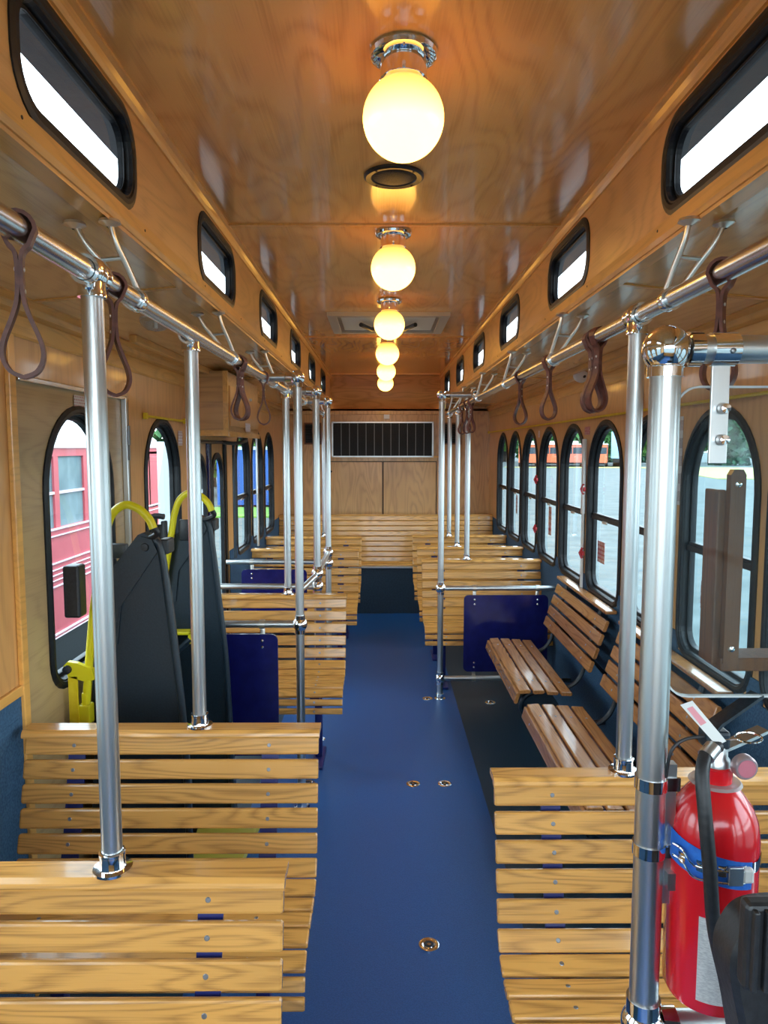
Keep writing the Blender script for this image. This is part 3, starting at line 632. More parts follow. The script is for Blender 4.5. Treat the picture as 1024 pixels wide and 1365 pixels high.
# profile of slat centres: (dy from top-back, z, tilt of face from vertical [rad; + = leaning to face up], width)
BACK = [(-.045, .808, .20), (-.060, .743, .22), (-.076, .679, .24), (-.092, .615, .24), (-.110, .551, .28)]
BPROF = [(y, z, a, .0535) for y, z, a in BACK]+[(-.132, .492, .62, .050), (-.172, .458, 1.25, .050), (-.232, .448, 1.62, .054), (-.296, .450, 1.62, .054), (-.360, .449, 1.50, .054), (-.418, .434, 1.05, .048), (-.446, .398, .45, .032), (-.456, .358, .1, .030)]
meshcache = {}
def bench(x0, x1, yb, lab, detail=True, zoff=0., name='slatted_bench', grp='oak slat benches', prof=BPROF, legs=True, sup=(.14, None), w_cap=True, facing=0):
    L = x1-x0; r = thing(name, lab, 'bench', ((x0+x1)/2, yb, zoff), grp)
    key = round(L, 3)
    for i, (dy, z, a, w) in enumerate(prof):
        k = (key, w)
        if k not in meshcache: meshcache[k] = slat_mesh(L, w)
        s = inst('slat', meshcache[k], r, (0, dy, z), (-a, 0, 0))
        if detail:
            for sx in ((-L/2+.14), (L/2-.14)): inst('screw', SCR, s, (sx, -.0095, .0))
    if w_cap:
        k = (key, 'cap')
        if k not in meshcache:
            pr = [(-.030, .0), (-.034, .004), (-.034, .010), (-.028, .016), (.026, .016), (.031, .011), (.031, 0), (-.012, 0), (-.014, -.006), (-.026, -.006)]
            pr = [(-.034, -.006), (-.036, .0), (-.034, .008), (-.026, .016), (.026, .016), (.031, .011), (.031, .0), (-.014, -.0), (-.016, -.006)]
            mb = MB(); n = len(pr); rg = [[(x, y, z) for y, z in pr] for x in (-L/2-.004, L/2+.004)]
            mb.loft(rg); mb.add(rg[0], [tuple(range(n))]); mb.add(rg[1], [tuple(range(n))[::-1]]); meshcache[k] = mb.mesh('top_cap', OAK)
        c = inst('top_cap', meshcache[k], r, (0, -.03, .840))
    # supports follow the back of the slats
    for sx in (-L/2+.14, L/2-.14):
        pts = [(dy, z, a) for dy, z, a, w in prof]; off = .0135; th = .005
        pin = []; 
        for dy, z, a in pts: pin.append(Vector((0, dy+math.cos(a)*off, z-math.sin(a)*off)))
        pin = [Vector((0, -.012, .838))]+pin[:-1]; rings = []
        for j, p in enumerate(pin):
            t = (pin[min(j+1, len(pin)-1)]-pin[max(j-1, 0)]).normalized(); nn = Vector((0, t.z, -t.y))
            nn = nn if nn.y*1-nn.z*1 > 0 else -nn
            rings.append([p+Vector((-.024, 0, 0)), p+Vector((.024, 0, 0)), p+nn*th+Vector((.024, 0, 0)), p+nn*th+Vector((-.024, 0, 0))])
        mb = MB(); mb.loft([[tuple(v) for v in q] for q in rings]); mb.build('support', BLUEST, r, (sx, 0, 0))
        if legs:
            mb = MB(); mb.box((-.019, -.22, .02), (.019, -.18, .432), bev=.004); mb.box((-.03, -.34, .0), (.03, -.08, .02), bev=.004)
            mb.tube([(0, -.19, .30), (0, -.32, .425)], .012, 8); mb.tube([(0, -.20, .25), (0, -.14, .44)], .012, 8)
            mb.build('leg', BLUEST, r, (sx, 0, -zoff))
    return r
bench(-1.0, -.183, 1.315, 'nearest left slatted bench, cut by the bottom of the picture')
bench(-1.01, -.178, 2.01, 'second left oak slat bench, in front of the wheelchair lift')
bench(-1.02, -.190, 3.865, 'third left slat bench, partly behind the lift and floor pole')
bench(-1.02, -.178, 5.63, 'fourth left slat bench, just behind the entry door panel')
bench(-1.03, -.176, 6.40, 'last left slat bench, in front of the rear bench')
bench(.276, 1.12, 1.715, 'nearest right slatted bench carrying a pole, beside the extinguisher')
bench(.292, 1.14, 5.085, 'right slat bench directly behind the navy panel')
bench(.290, 1.14, 5.74, 'middle of the three right benches behind the navy panel')
bench(.288, 1.14, 6.50, 'last right slat bench, in front of the rear bench')
# full-width rear bench
RP = [(-.02-.006*k, .935-.052*k, .12, .0495) for k in range(9)]+[(-.12, .488, 1.3, .05), (-.175, .486, 1.57, .05), (-.225, .486, 1.57, .05)]
rb = bench(-1.04, 1.14, 7.27, 'full-width oak slat bench across the back of the bus', True, 0., 'rear_bench', None, RP, legs=False, w_cap=False)
MB().box((-1.09, -.03, .955), (1.09, .03, .972), bev=.005).build('top_cap', OAK, rb)
# side (longitudinal) benches on the right wall
def side_bench(y0, y1, lab):
    L = y1-y0; r = thing('side_bench', lab, 'bench', (XR, (y0+y1)/2, 0), 'wall benches facing the aisle')
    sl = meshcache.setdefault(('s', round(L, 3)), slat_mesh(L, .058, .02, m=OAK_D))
    # local frame: slat X axis -> world Y
    for (dx, z, tilt) in ((-.490, .430, -.25), (-.452, .462, -1.50), (-.384, .460, -1.57), (-.316, .455, -1.60), (-.248, .450, -1.62)):
        s = inst('slat', sl, r, (dx, 0, z)); s.rotation_mode = 'QUATERNION'
        s.rotation_quaternion = (Matrix.Rotation(tilt*-1, 3, 'Y') @ Matrix.Rotation(-PI/2, 3, 'Z')).to_quaternion()
        for q in (-L/2+.15, L/2-.15): inst('screw', SCR, s, (q, -.0105, 0))
    for (dx, z, tilt) in ((-.130, .585, .32), (-.108, .652, .32), (-.086, .719, .32), (-.064, .786, .32)):
        s = inst('slat', sl, r, (dx, 0, z)); s.rotation_mode = 'QUATERNION'
        s.rotation_quaternion = (Matrix.Rotation(tilt, 3, 'Y') @ Matrix.Rotation(-PI/2, 3, 'Z')).to_quaternion()
        for q in (-L/2+.15, L/2-.15): inst('screw', SCR, s, (q, -.0105, 0))
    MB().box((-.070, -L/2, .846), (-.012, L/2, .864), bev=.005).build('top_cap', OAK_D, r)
    for q in (-L/2+.15, L/2-.15):
        mb = MB(); mb.tube(smooth_path([(-.045, q, .83), (-.10, q, .64), (-.135, q, .50), (-.20, q, .435), (-.30, q, .430), (-.43, q, .442)], 5), .011, 8)
        mb.tube([(-.10, q, .60), (-.012, q, .50)], .010, 8); mb.build('support', BLKMET, r)
        mb = MB(); mb.tube(smooth_path([(-.25, q, .43), (-.40, q, .40), (-.44, q, .33), (-.38, q, .27), (-.20, q, .25), (-.01, q, .25)], 6), .013, 10); mb.build('leg', BLKMET, r)
    return r
side_bench(3.385, 4.345, 'farther aisle-facing wall bench, beside the navy panel')
side_bench(2.24, 3.20, 'nearer aisle-facing wall bench, partly hidden by the pole')

# ------------------------------------------------------------ navy modesty panels with tubes
def htube(lab, a, b, r=.0165, grp='horizontal stanchion tubes'):
    d = Vector(b)-Vector(a); o = MB().tube([(0, 0, 0), tuple(d)], r, 16).build('stanchion_tube', ALU, None, a); return tag(o, lab, 'handrail', grp)
def modesty(x0, x1, z0, z1, y, lab, ztop, zbot=None):
    r = thing('modesty_panel', lab, 'panel', ((x0+x1)/2, y, 0), 'navy panels on the stanchions')
    hw = (x1-x0)/2; o = rrect(0, z0, z1, 2*hw, .03, 0, 4)
    MB().prism(o, -.006, .006).build('board', DKBLUE, r)
    for sx in (-hw+.07, hw-.07):
        mb = MB(); mb.box((-.011, .007, z1-.075), (.011, .012, ztop), bev=.002); mb.lathe([(.017, -.012), (.021, -.012), (.021, .012), (.017, .012)], 16, (0, 0, ztop), axis='X'); mb.build('hanger_clip', STEELW, r, (sx, 0, 0))
        for dz in (z1-.03, z1-.06): MB().lathe([(1e-4, -.004), (.006, -.003), (.0075, 0)], 10, (0, 0, 0), axis='Y').build('bolt', CHROME, r, (sx, -.006, dz))
        if zbot:
            mb = MB(); mb.box((-.011, .007, zbot), (.011, .012, z0+.07), bev=.002); mb.lathe([(.017, -.012), (.021, -.012), (.021, .012), (.017, .012)], 16, (0, 0, zbot), axis='X'); mb.build('hanger_clip', STEELW, r, (sx, 0, 0))
            for dz in (z0+.03, z0+.06): MB().lathe([(1e-4, -.004), (.006, -.003), (.0075, 0)], 10, (0, 0, 0), axis='Y').build('bolt', CHROME, r, (sx, -.006, dz))
    return r
modesty(.540, 1.09, .185, .695, 4.575, 'navy panel on the right beyond the wall benches', .74, .14)
htube('upper horizontal tube above the right navy panel', (.41, 4.575, .74), (1.15, 4.575, .74))
htube('lower horizontal tube under the right navy panel', (.41, 4.575, .14), (1.15, 4.575, .14))
modesty(-.98, -.465, .25, .815, 3.15, 'navy panel on the left between lift and floor pole', .86)
htube('horizontal tube from the floor pole over the left navy panel', (-.98, 3.15, .86), (-.39, 3.15, .86))
modesty(-.94, -.50, .40, .835, 4.75, 'small far navy panel at the left entry door', .885)
htube('short horizontal tube on top of the far left navy panel', (-1.04, 4.75, .885), (-.38, 4.75, .885))
htube('horizontal tube behind the third left bench top', (-1.03, 3.90, .885), (-.38, 3.90, .885))
htube('tube running lengthwise between the two left ball-jointed poles', (-.354, 3.93, .955), (-.354, 4.73, .95))
htube('short slanting tube left of the stacked ball joints', (-.362, 3.88, .945), (-.43, 3.84, .885))

# ------------------------------------------------------------ overhead header box and entry door on the left
BX = -.835
hb = thing('header_box', 'oak plywood box over the entry door on the left', 'cabinet', ((XL+BX)/2, 4.39, 1.9))
cx0, cx1 = XL-(XL+BX)/2+.004, BX-(XL+BX)/2
HBW = wood('header_box_plywood', (.64, .34, .11), (.36, .17, .05), 'X', .3, 5, 60, .3)
MB().box((cx0, -.49, -.18), (cx1, .49, .165), bev=.004).build('body', HBW, hb)
mb = MB(); mb.box((cx1-.02, -.495, -.185), (cx1+.006, -.47, .165)); mb.box((cx0, -.496, -.186), (cx1, -.488, -.155)); mb.box((cx1-.004, -.47, -.188), (cx1+.010, .495, -.160)); mb.build('edge_trim', TRIM, hb)
MB().box((cx1, -.44, -.13), (cx1+.008, .42, .09), bev=.002).build('access_door', WALLW, hb)
MB().lathe([(1e-4, .014), (.008, .013), (.01, 0)], 10, axis='X').build('lock', STEELW, hb, (cx1+.008, .15, .05))
dr = bpy.data.objects.new('door_1', None); COL.objects.link(dr); struct(dr, 'black folding entry door with narrow arched panes')
for k, (a, b) in enumerate(((3.96, 4.40), (4.42, 4.86))):
    X = XL-.02; c = (a+b)/2
    mb = MB(); o = arch(c, .25, 1.60, .30, .06)
    holed(mb, lambda u, v: (X, u, v), a, b, .02, 1.70, o, 0); mb.build('leaf', [WALLW], dr, fix=False)
    mb = MB(); mb.loft([[(X+d, *p) for p in arch(c, .25, 1.60, .30, .06, i)] for i, d in ((-.02, .0), (-.02, .012), (.012, .014), (.016, -.01))]); mb.build('gasket', BLACK, dr)
    q = arch(c, .25, 1.60, .30, .06, .014); MB().add([(X-.004, *p) for p in q], [tuple(range(len(q)))]).build('pane', GLASS, dr, fix=False)
    MB().box((X, a, .02), (X+.018, a+.03, 1.68), bev=.003).build('edge_rail', BLACK, dr)
    MB().box((X, b-.03, .02), (X+.018, b, 1.68), bev=.003).build('edge_rail', DKBLUE if k == 0 else BLACK, dr)
mb = MB(); mb.tube([(XL+.03, 3.97, 1.685), (XL+.03, 4.6, 1.685)], .010, 8); mb.tube(smooth_path([(XL+.03, 4.6, 1.685), (XL+.09, 4.75, 1.68), (XL+.13, 4.9, 1.70)], 5), .012, 8); mb.build('operator_rod', BLKMET, dr)
# slim aluminium stanchion by the rear left windows
mb = MB(); mb.box((-1.0, 5.70, .86), (-.985, 5.735, 1.76), bev=.003); tag(mb.build('window_stanchion', ALU), 'slim aluminium strip between the rear left windows', 'post')
mb = MB(); mb.tube([(-.995, 4.83, .9), (-.995, 4.83, 1.68)], .011, 10); tag(mb.build('door_stanchion', BLKMET), 'slim black post at the rear edge of the entry door', 'post')
# right-hand wall: slim white guard strip and cords
mb = MB(); mb.box((XR-.03, 3.965, 1.28), (XR-.012, 4.0, 1.70), bev=.004); mb.box((XR-.026, 3.975, .86), (XR-.014, 3.992, 1.28))
tag(mb.build('window_stanchion', WHITE), 'slim white strip on the right between second and third visible windows', 'post')
for y0, y1, X, z, lab in ((1.5, 7.55, XR-.02, 1.812, 'long yellow stop-request cord along the right wall'), (3.17, 3.80, XL+.012, 1.79, 'short yellow stop-request cord above the left wall window')):
    c = thing('stop_cord', lab, 'cord', (X, (y0+y1)/2, z)); MB().tube([(0, y0-(y0+y1)/2, 0), (0, y1-(y0+y1)/2, 0)], .006, 8).build('cord', YELD, c)
    for q in (y0, y1): MB().box((-.008, q-(y0+y1)/2-.012, -.014), (.01, q-(y0+y1)/2+.012, .014), bev=.003).build('end_clip', YELD, c)
# emergency release levers (red) between right windows
for y, z in ((4.0, 1.42), (4.0, 1.06), (5.22, 1.42), (5.22, 1.06)):
    side = 'nearer' if y < 4.5 else 'farther'; hl = 'upper' if z > 1.2 else 'lower'
    mb = MB(); mb.tube([(0, 0, -.03), (-.012, .01, .0), (0, .0, .03)], .008, 8); mb.box((-.006, -.018, -.012), (.008, .018, .012), bev=.003)
    o = mb.build('window_release', mat('red_lever', (.45, .02, .03), .4), None, (XR-.022, y-.03, z)); tag(o, '%s red release lever on the %s right window post' % (hl, side), 'lever', 'red window release levers')

# stickers
def notice(lab, loc, w, h, axis, m=NOTICE):
    """thin printed plate. axis: 'L' on left wall facing +x, 'R' on right wall facing -x, 'B' facing -y"""
    mb = MB().add([(-w/2, 0, -h/2), (w/2, 0, -h/2), (w/2, 0, h/2), (-w/2, 0, h/2), (-w/2, .001, -h/2), (w/2, .001, -h/2), (w/2, .001, h/2), (-w/2, .001, h/2)],
                  [(0, 1, 2, 3), (4, 7, 6, 5), (0, 4, 5, 1), (1, 5, 6, 2), (2, 6, 7, 3), (3, 7, 4, 0)])
    me = mb.mesh('notice_plate', m, False); uv = me.uv_layers.new(); cs = [(0, 0), (1, 0), (1, 1), (0, 1)]
    for k in range(4): uv.data[k].uv = cs[k]
    o = bpy.data.objects.new('notice_plate', me); COL.objects.link(o); o.location = loc
    o.rotation_euler = (0, 0, {'L': PI/2, 'R': -PI/2, 'B': 0}[axis]); return tag(o, lab, 'sign', 'printed notices')
notice('small white printed notice above the lift door window', (XL+.004, 2.50, 1.815-.01), .085, .05, 'L')
notice('small white printed notice beside the second left window', (XL+.004, 3.74, 1.70), .075, .075, 'L')
notice('white and red printed notice low on the overhead box', (BX+.012, 4.44, 1.775), .16, .05, 'L')
notice('small pale printed notice on the overhead box door', (BX+.012, 4.13, 1.83), .06, .05, 'L')
notice('red and white notice above the right windows', (XR-.003, 4.0, 1.745), .10, .045, 'R', NOTICE_R)
notice('small red notice under the bunched straps', (XR-.003, 3.18, 1.885-.02), .05, .06, 'R', NOTICE_R)
notice('tiny notice above the far right windows', (XR-.003, 5.22, 1.75), .05, .05, 'R')
notice('red printed card on the glass of the nearest clear right window', (XR+.030, 3.80, 1.09), .12, .115, 'R', NOTICE_R)
notice('tall notice on the glass of the third right window', (XR+.030, 4.97, 1.14), .08, .20, 'R', NOTICE_R)
notice('tall notice on the glass of the far right window', (XR+.030, 6.20, 1.16), .06, .16, 'R', NOTICE_R)
notice('red printed card on the glass behind the brochure holder', (XR+.030, 2.52, 1.11), .16, .10, 'R', NOTICE_R)
notice('white notice with dark lettering on the right wall behind the post', (XR-.003, 2.745, 1.60), .03, .34, 'R', sticker_mat('dark_print', (.05, .05, .06), (.7, .7, .7)))

# ceiling dome, detector
d = thing('dome_light', 'small clear dome fixture under the left soffit', 'light fixture', (-.775, 2.50, 2.094))
CLR = glass('clear_plastic', (.85, .88, .88), haze=((.6, .6, .6), .25))
MB().lathe([(.055, .003), (.055, -.004), (.048, -.024), (.030, -.040), (1e-4, -.046)], 20).build('dome', CLR, d); MB().lathe([(1e-4, .004), (.064, .004), (.064, -.004), (.05, -.006)], 20).build('base_ring', STEELW, d); MB().tube([(0, 0, 0), (0, 0, -.035)], .008, 8).build('stem', STEELW, d)
d = thing('detector', 'round white detector on the right cornice', 'detector', (1.10, 3.95, 2.055)); d.rotation_euler = (-.85, -.45, 0)
mb = MB(); mb.lathe([(1e-4, -.03), (.030, -.03), (.045, -.022), (.050, -.008), (.050, .004)], 20); mb.build('housing', WHITE, d); MB().lathe([(1e-4, -.034), (.008, -.033), (.009, -.029)], 10).build('sensor', BLKPL, d)
# cable raceway under the soffits
for X, lab in ((XL+.11, 'thin wooden raceway strip under the left soffit'), (XR-.11, 'thin wooden raceway strip under the right soffit')):
    tag(MB().box((X-.014, 2.75, 2.048), (X+.014, 5.5, 2.078), bev=.004).build('raceway', TRIM), lab, 'trim')

# floor anchors
am = thing('floor_anchor', '', 'anchor', (0, 0, 0), 'round metal floor anchors')
MB().lathe([(.034, 0), (.034, .003), (.028, .005), (.022, .003), (.018, .002), (.016, .004), (1e-4, .004)], 24).build('ring', CHROME, am)
MB().lathe([(.017, .0042), (.014, .0052), (.007, .0052), (.006, .001)], 16).build('socket', BLKMET, am)
for i, (x, y, lab) in enumerate(((.159, 2.231, 'single floor anchor in the aisle nearest the camera'), (.158, 3.37, 'left one of the twin floor anchors mid aisle'), (.313, 3.37, 'right one of the twin floor anchors mid aisle'),
                      (.306, 4.567, 'floor anchor just left of the right floor pole'), (.712, 4.50, 'floor anchor below the right navy panel'), (-.36, 3.38, 'floor anchor seen through the second left bench'))):
    a = am if i == 0 else copy_tree(am)
    a.location = (x, y, .003 if x < .49 else 0); a['label'] = lab

# ------------------------------------------------------------ wheelchair lift
lf = thing('wheelchair_lift', 'folded black wheelchair lift with yellow handrails at the left door', 'lift', (-.85, 2.68, 0))
LX, LY = -.85, 2.68
def sidearm(y0, th, k):
    P = [(-1.0, .02), (-.66+.02*k, .02), (-.655, .50), (-.672, .78), (-.700, 1.10), (-.728, 1.325), (-.745, 1.352), (-.784, 1.372), (-.80, 1.365), (-.90, 1.24), (-.93, 1.16), (-.945, .85), (-.98, .5)]
    P = [(x-LX, z) for x, z in P]
    a = MB().prism(P, y0-LY, y0+th-LY).build('side_arm', BLKMET, lf)
    # slanted front brace plate and rounded inner edge tube
    Q = [(-.90, 1.232), (-.792, 1.362), (-.752, 1.350), (-.735, 1.31), (-.86, 1.13), (-.875, 1.0), (-.90, .98), (-.905, 1.1)]
    MB().prism([(x-LX, z) for x, z in Q], y0-.008-LY, y0-LY).build('brace_plate', BLKMET, a)
    mb = MB(); mb.tube(smooth_path([(-.742-LX, y0-LY-.002, 1.345), (-.722-LX, y0-LY-.002, 1.30), (-.690-LX, y0-LY-.002, 1.0), (-.664-LX, y0-LY-.002, .7), (-.655-LX, y0-LY-.002, .3), (-.655-LX, y0-LY-.002, .03)], 5), .012, 10); mb.build('edge_tube', BLKMET, a)
    MB().lathe([(1e-4, -.012), (.012, -.011), (.014, -.004)], 14, (0, 0, 0), axis='Y').build('pivot_bolt', BLKPL, a, (-.775-LX, y0-LY-.004, 1.325))
    mb = MB(); mb.box((-.735-LX, y0-LY, 1.30), (-.70-LX, y0+th+.02-LY, 1.35), bev=.006); mb.build('top_knuckle', BLKPL, a)
    return a
sidearm(2.33, .05, 0); sidearm(3.00, .05, 1)
def hoop(y, xs, zb, k):
    """yellow grab hoop: leg goes down, arc over the top, black elbow"""
    x0 = xs
    pts = [(x0-.095, zb), (x0-.055, 1.10), (x0-.018, 1.30), (x0-.004, 1.375), (x0+.020, 1.436), (x0+.062, 1.465), (x0+.105, 1.452), (x0+.138, 1.420), (x0+.152, 1.388)]
    pts = [(p[0]-LX, y-LY, p[1]) for p in pts]
    h = MB().tube(smooth_path(pts, 5), .0135, 14).build('hand_hoop', YEL, lf)
    e = pts[-1]
    MB().tube(smooth_path([(e[0]-.002, e[1], e[2]+.006), (e[0]+.008, e[1]+.01, e[2]-.018), (e[0]-.02, e[1]+.02, e[2]-.035), (e[0]-.045, e[1]+.03, e[2]-.04)], 4), .010, 10).build('elbow', BLKPL, h)
hoop(2.315, -.895, .74, 0); hoop(2.965, -.858, .93, 1)
# platform folded upright between the arms, low half visible
mb = MB(); mb.box((-.995-LX, 2.40-LY, .1), (-.965-LX, 2.98-LY, .95)); pf = mb.build('platform', BLKMET, lf)
tread = noisy('tread_plate', (.02, .03, .035), (.08, .10, .11), 120, .4, .5, .6)
MB().box((-.965-LX, 2.42-LY, .12), (-.955-LX, 2.96-LY, .92)).build('tread', tread, pf)
mb = MB(); mb.box((-.93-LX, 2.93-LY, .868), (-.79-LX, 2.985-LY, .882), bev=.004); mb.box((-.81-LX, 2.93-LY, .83), (-.79-LX, 2.985-LY, .882), bev=.004); mb.build('cross_beam', YEL, lf)
for y in (2.42, 2.94):
    MB().tube([(-.96-LX, y-LY, .70), (-.80-LX, y-LY, .85)], .014, 8).build('strut', BLKMET, lf)
# control box, pads
MB().box((-1.018-LX, 2.25-LY, 1.105), (-.965-LX, 2.31-LY, 1.275), bev=.008).build('foam_pad', BLKPL, lf)
mb = MB(); mb.box((-.925-LX, 2.40-LY, 1.275), (-.865-LX, 2.43-LY, 1.325), bev=.006); mb.tube([(-.88-LX, 2.42-LY, 1.26), (-.93-LX, 2.38-LY, 1.10)], .012, 8); mb.build('bracket_plate', BLKPL, lf)
mb = MB(); mb.box((-.975-LX, 2.975-LY, 1.20), (-.915-LX, 2.995-LY, 1.33), bev=.008); mb.box((-.925-LX, 2.975-LY, 1.10), (-.900-LX, 2.998-LY, 1.345), bev=.006); mb.tube(smooth_path([(-.94-LX, 2.95-LY, 1.36), (-.95-LX, 2.95-LY, 1.20), (-.96-LX, 2.93-LY, 1.0)], 4), .012, 8)
mb.tube(smooth_path([(-.90-LX, 2.95-LY, 1.365), (-.95-LX, 2.95-LY, 1.365), (-.965-LX, 2.95-LY, 1.32)], 4), .012, 8)
mb.box((-.85-LX, 2.98-LY, 1.26), (-.80-LX, 2.996-LY, 1.35), bev=.006); mb.build('stow_lock', BLKPL, lf)
MB().box((-.905-LX, 2.972-LY, .30), (-.875-LX, 2.976-LY, .845)).build('safety_belt', YELD, lf)
mb = MB(); mb.box((-1.03-LX, 2.29-LY, .50), (-1.0-LX, 2.296-LY, .90)); mb.build('safety_belt', YELD, lf)
mb = MB(); mb.prism([(-1.045-LX, .935), (-1.03-LX, .95), (-1.00-LX, .945), (-.95-LX, .925), (-.945-LX, .89), (-.98-LX, .885), (-1.03-LX, .90)], 2.29-LY, 2.31-LY); mb.build('latch_arm', YEL, lf)
mb = MB(); mb.lathe([(1e-4, -.014), (.014, -.012), (.014, .0)], 14, (-1.03-LX, 2.292-LY, .925), axis='Y'); mb.build('pivot_bolt', BLKPL, lf)
mb = MB(); mb.box((-.992-LX, 2.30-LY, .72), (-.978-LX, 2.33-LY, .84)); mb.box((-1.005-LX, 2.295-LY, .735), (-.965-LX, 2.335-LY, .80), bev=.004); mb.build('guard_bar', YEL, lf)
mb = MB(); mb.prism([(-.78-LX, 2.95-LY), (-.52-LX, 2.95-LY), (-.56-LX, 2.45-LY), (-.74-LX, 2.45-LY)], .02, .05, 'XY'); mb.build('entry_flap', mat('olive_yellow', (.45, .38, .05), .5), lf)
mb = MB(); mb.box((-1.03-LX, 2.20-LY, 0), (-.70-LX, 3.08-LY, .02)); mb.build('base_plate', BLKMET, lf)

# ------------------------------------------------------------ foreground partition on the right
PY, PX = .90, .355
cp = thing('corner_post', 'thick silver corner post with a chrome ball, right foreground', 'pole', (PX, PY, 0))
MB().tube([(0, 0, .0), (0, 0, 1.75)], .019, 28).build('tube', ALU, cp)
mb = MB(); mb.ball((0, 0, 1.772), .0295, n=28); mb.lathe([(.0195, -.034), (.0225, -.034), (.0225, -.022), (.0195, -.020)], 24, (0, 0, 1.772))
mb.lathe([(.0165, .0), (.0215, .0), (.0215, .016), (.0165, .016)], 24, (.026, 0, 1.772), axis='X'); mb.build('ball_fitting', CHROME, cp)
mb = MB(); mb.ball((0, 0, .872), .029, n=28); mb.lathe([(.0195, 0), (.0225, 0), (.0225, .034), (.0195, .034)], 24, (0, 0, .876)); mb.lathe([(.0165, 0), (.0215, 0), (.0215, .02), (.0165, .02)], 24, (.024, 0, .872), axis='X'); mb.build('ball_fitting', CHROME, cp)
flange(MB(), (0, 0, 0), .05).build('foot_flange', CHROME, cp)
for z in (1.213, 1.122):
    mb = MB(); mb.lathe([(.0195, -.008), (.0212, -.008), (.0212, .008), (.0195, .008)], 24, (0, 0, z)); mb.box((.012, -.012, z-.008), (.034, -.009, z+.010)); mb.build('clamp_band', CHROME, cp)
pt = tag(MB().tube([(0, 0, 0), (.73, 0, 0)], .0175, 24).build('partition_tube', ALU, None, (PX+.03, PY, 1.772)), 'upper horizontal silver tube holding the plexiglass, right foreground', 'handrail')
tag(MB().tube([(0, 0, 0), (.73, 0, 0)], .0175, 24).build('partition_tube', ALU, None, (PX+.03, PY, .872)), 'lower horizontal silver tube behind the fire extinguisher', 'handrail')
px = thing('plexiglass_shield', 'clear scratched plexiglass shield behind the driver, right edge', 'shield', (.74, PY+.01, 1.53))
o = rrect(0, -.205, .197, .735, .03, 0, 6); MB().prism(o, -.003, .003).build('sheet', PLEXI, px)
EDGE = mat('plexiglass_edge', (.55, .60, .60), .3)
rings = [[(x, y, z) for x, z in rrect(0, -.205, .197, .735, .03, i, 6)] for i, y in ((-.001, -.0035), (-.001, .0035), (.0015, .0035), (.0015, -.0035), (-.001, -.0035))]
MB().loft(rings).build('edge', EDGE, px)
for x in (.425, 1.0):
    ha = thing('shield_hanger', 'flat metal hanger strap bolted through the plexiglass' if x < .6 else 'second metal hanger strap of the plexiglass shield', 'bracket', (x, PY, 1.772))
    mb = MB(); mb.lathe([(.0178, -.016), (.0205, -.016), (.0205, .016), (.0178, .016)], 24, axis='X'); mb.build('clamp', CHROME, ha)
    MB().lathe([(1e-4, -.0235), (.003, -.0225), (.004, -.019)], 10, (0, 0, 0), axis='Y').build('screw', SCREW, ha, (.004, 0, -.004))
    MB().box((-.0115, .0, -.142), (.0115, .0045, -.012), bev=.001).build('strap_plate', ALU, ha)
    for z in (-.073, -.112):
        mb = MB(); mb.lathe([(1e-4, -.012), (.006, -.0115), (.007, -.006), (.007, -.002)], 14, axis='Y'); mb.build('bolt', BLKMET if z < -2 else CHROME, ha, (.003, 0, z))
# wooden brochure holder behind the shield
bh = thing('brochure_holder', 'dark brown wooden brochure holder hanging behind the plexiglass', 'holder', (.455, PY+.02, 1.36))
mb = MB(); mb.prism([(-.002, .005), (.018, .005), (.018, .255), (.014, .262), (.002, .262), (-.002, .255)], 0, .012); mb.build('front_strip', DARKW, bh)
MB().box((-.012, .012, .0), (-.001, .052, .235), bev=.002).build('side_board', DARKW, bh)
MB().box((-.004, .002, -.006), (.29, .052, .012), bev=.002).build('bottom_board', DARKW, bh)
for z in (.025, .243): MB().lathe([(1e-4, -.003), (.0038, -.002), (.0048, 0)], 12, axis='Y').build('screw', CHROME, bh, (.008, 0, z))
# ------------------------------------------------------------ fire extinguisher
EX, EY = .437, .895
fe = thing('fire_extinguisher', 'red fire extinguisher with black hose strapped to the corner post', 'extinguisher', (EX, EY, .885))
R = .056
MB().lathe([(1e-4, .046), (.045, .040), (.052, .043), (R, .052), (R, .262), (R-.003, .285), (R-.010, .303), (R-.022, .319), (.026, .328), (.0205, .332)], 48).build('body', REDP, fe)
mb = MB(); mb.lathe([(.0205, .330), (.0205, .352), (.017, .354)], 28); mb.build('neck', REDP, fe)
mb = MB(); mb.lathe([(.0, .334), (.030, .334), (.033, .331), (.030, .3295), (.0205, .3295)], 28); mb.build('neck_ring', glass('clear_ring', (.8, .8, .8), haze=((.6, .6, .6), .4)), fe)
vh = MB().lathe([(.017, .352), (.017, .362), (.014, .366), (.014, .392), (.010, .396), (1e-4, .396)], 20).build('valve', ALU, fe)
mb = MB(); mb.box((-.020, -.014, .378), (.012, .014, .402), bev=.004); mb.build('valve_block', BLKMET, vh)
def bar3(pts, w, t):
    mb = MB(); P = [Vector(p) for p in pts]; rings = []
    for i, p in enumerate(P):
        d_ = (P[min(i+1, len(P)-1)]-P[max(i-1, 0)]).normalized(); side = d_.cross(Vector((0, 0, 1))).normalized(); up = side.cross(d_)
        rings.append([tuple(p+side*w+up*t), tuple(p-side*w+up*t), tuple(p-side*w-up*t), tuple(p+side*w-up*t)])
    mb.loft(rings); mb.add(rings[0], [(0, 1, 2, 3)]); mb.add(rings[-1], [(3, 2, 1, 0)]); return mb
bar3([(-.012, 0, .398), (.0, .004, .408), (.03, .012, .424), (.062, .022, .440)], .011, .002).build('squeeze_lever', BLKMET, vh)
bar3([(.006, 0, .376), (.03, .010, .380), (.072, .022, .392)], .010, .002).build('carry_handle', ALU, vh)
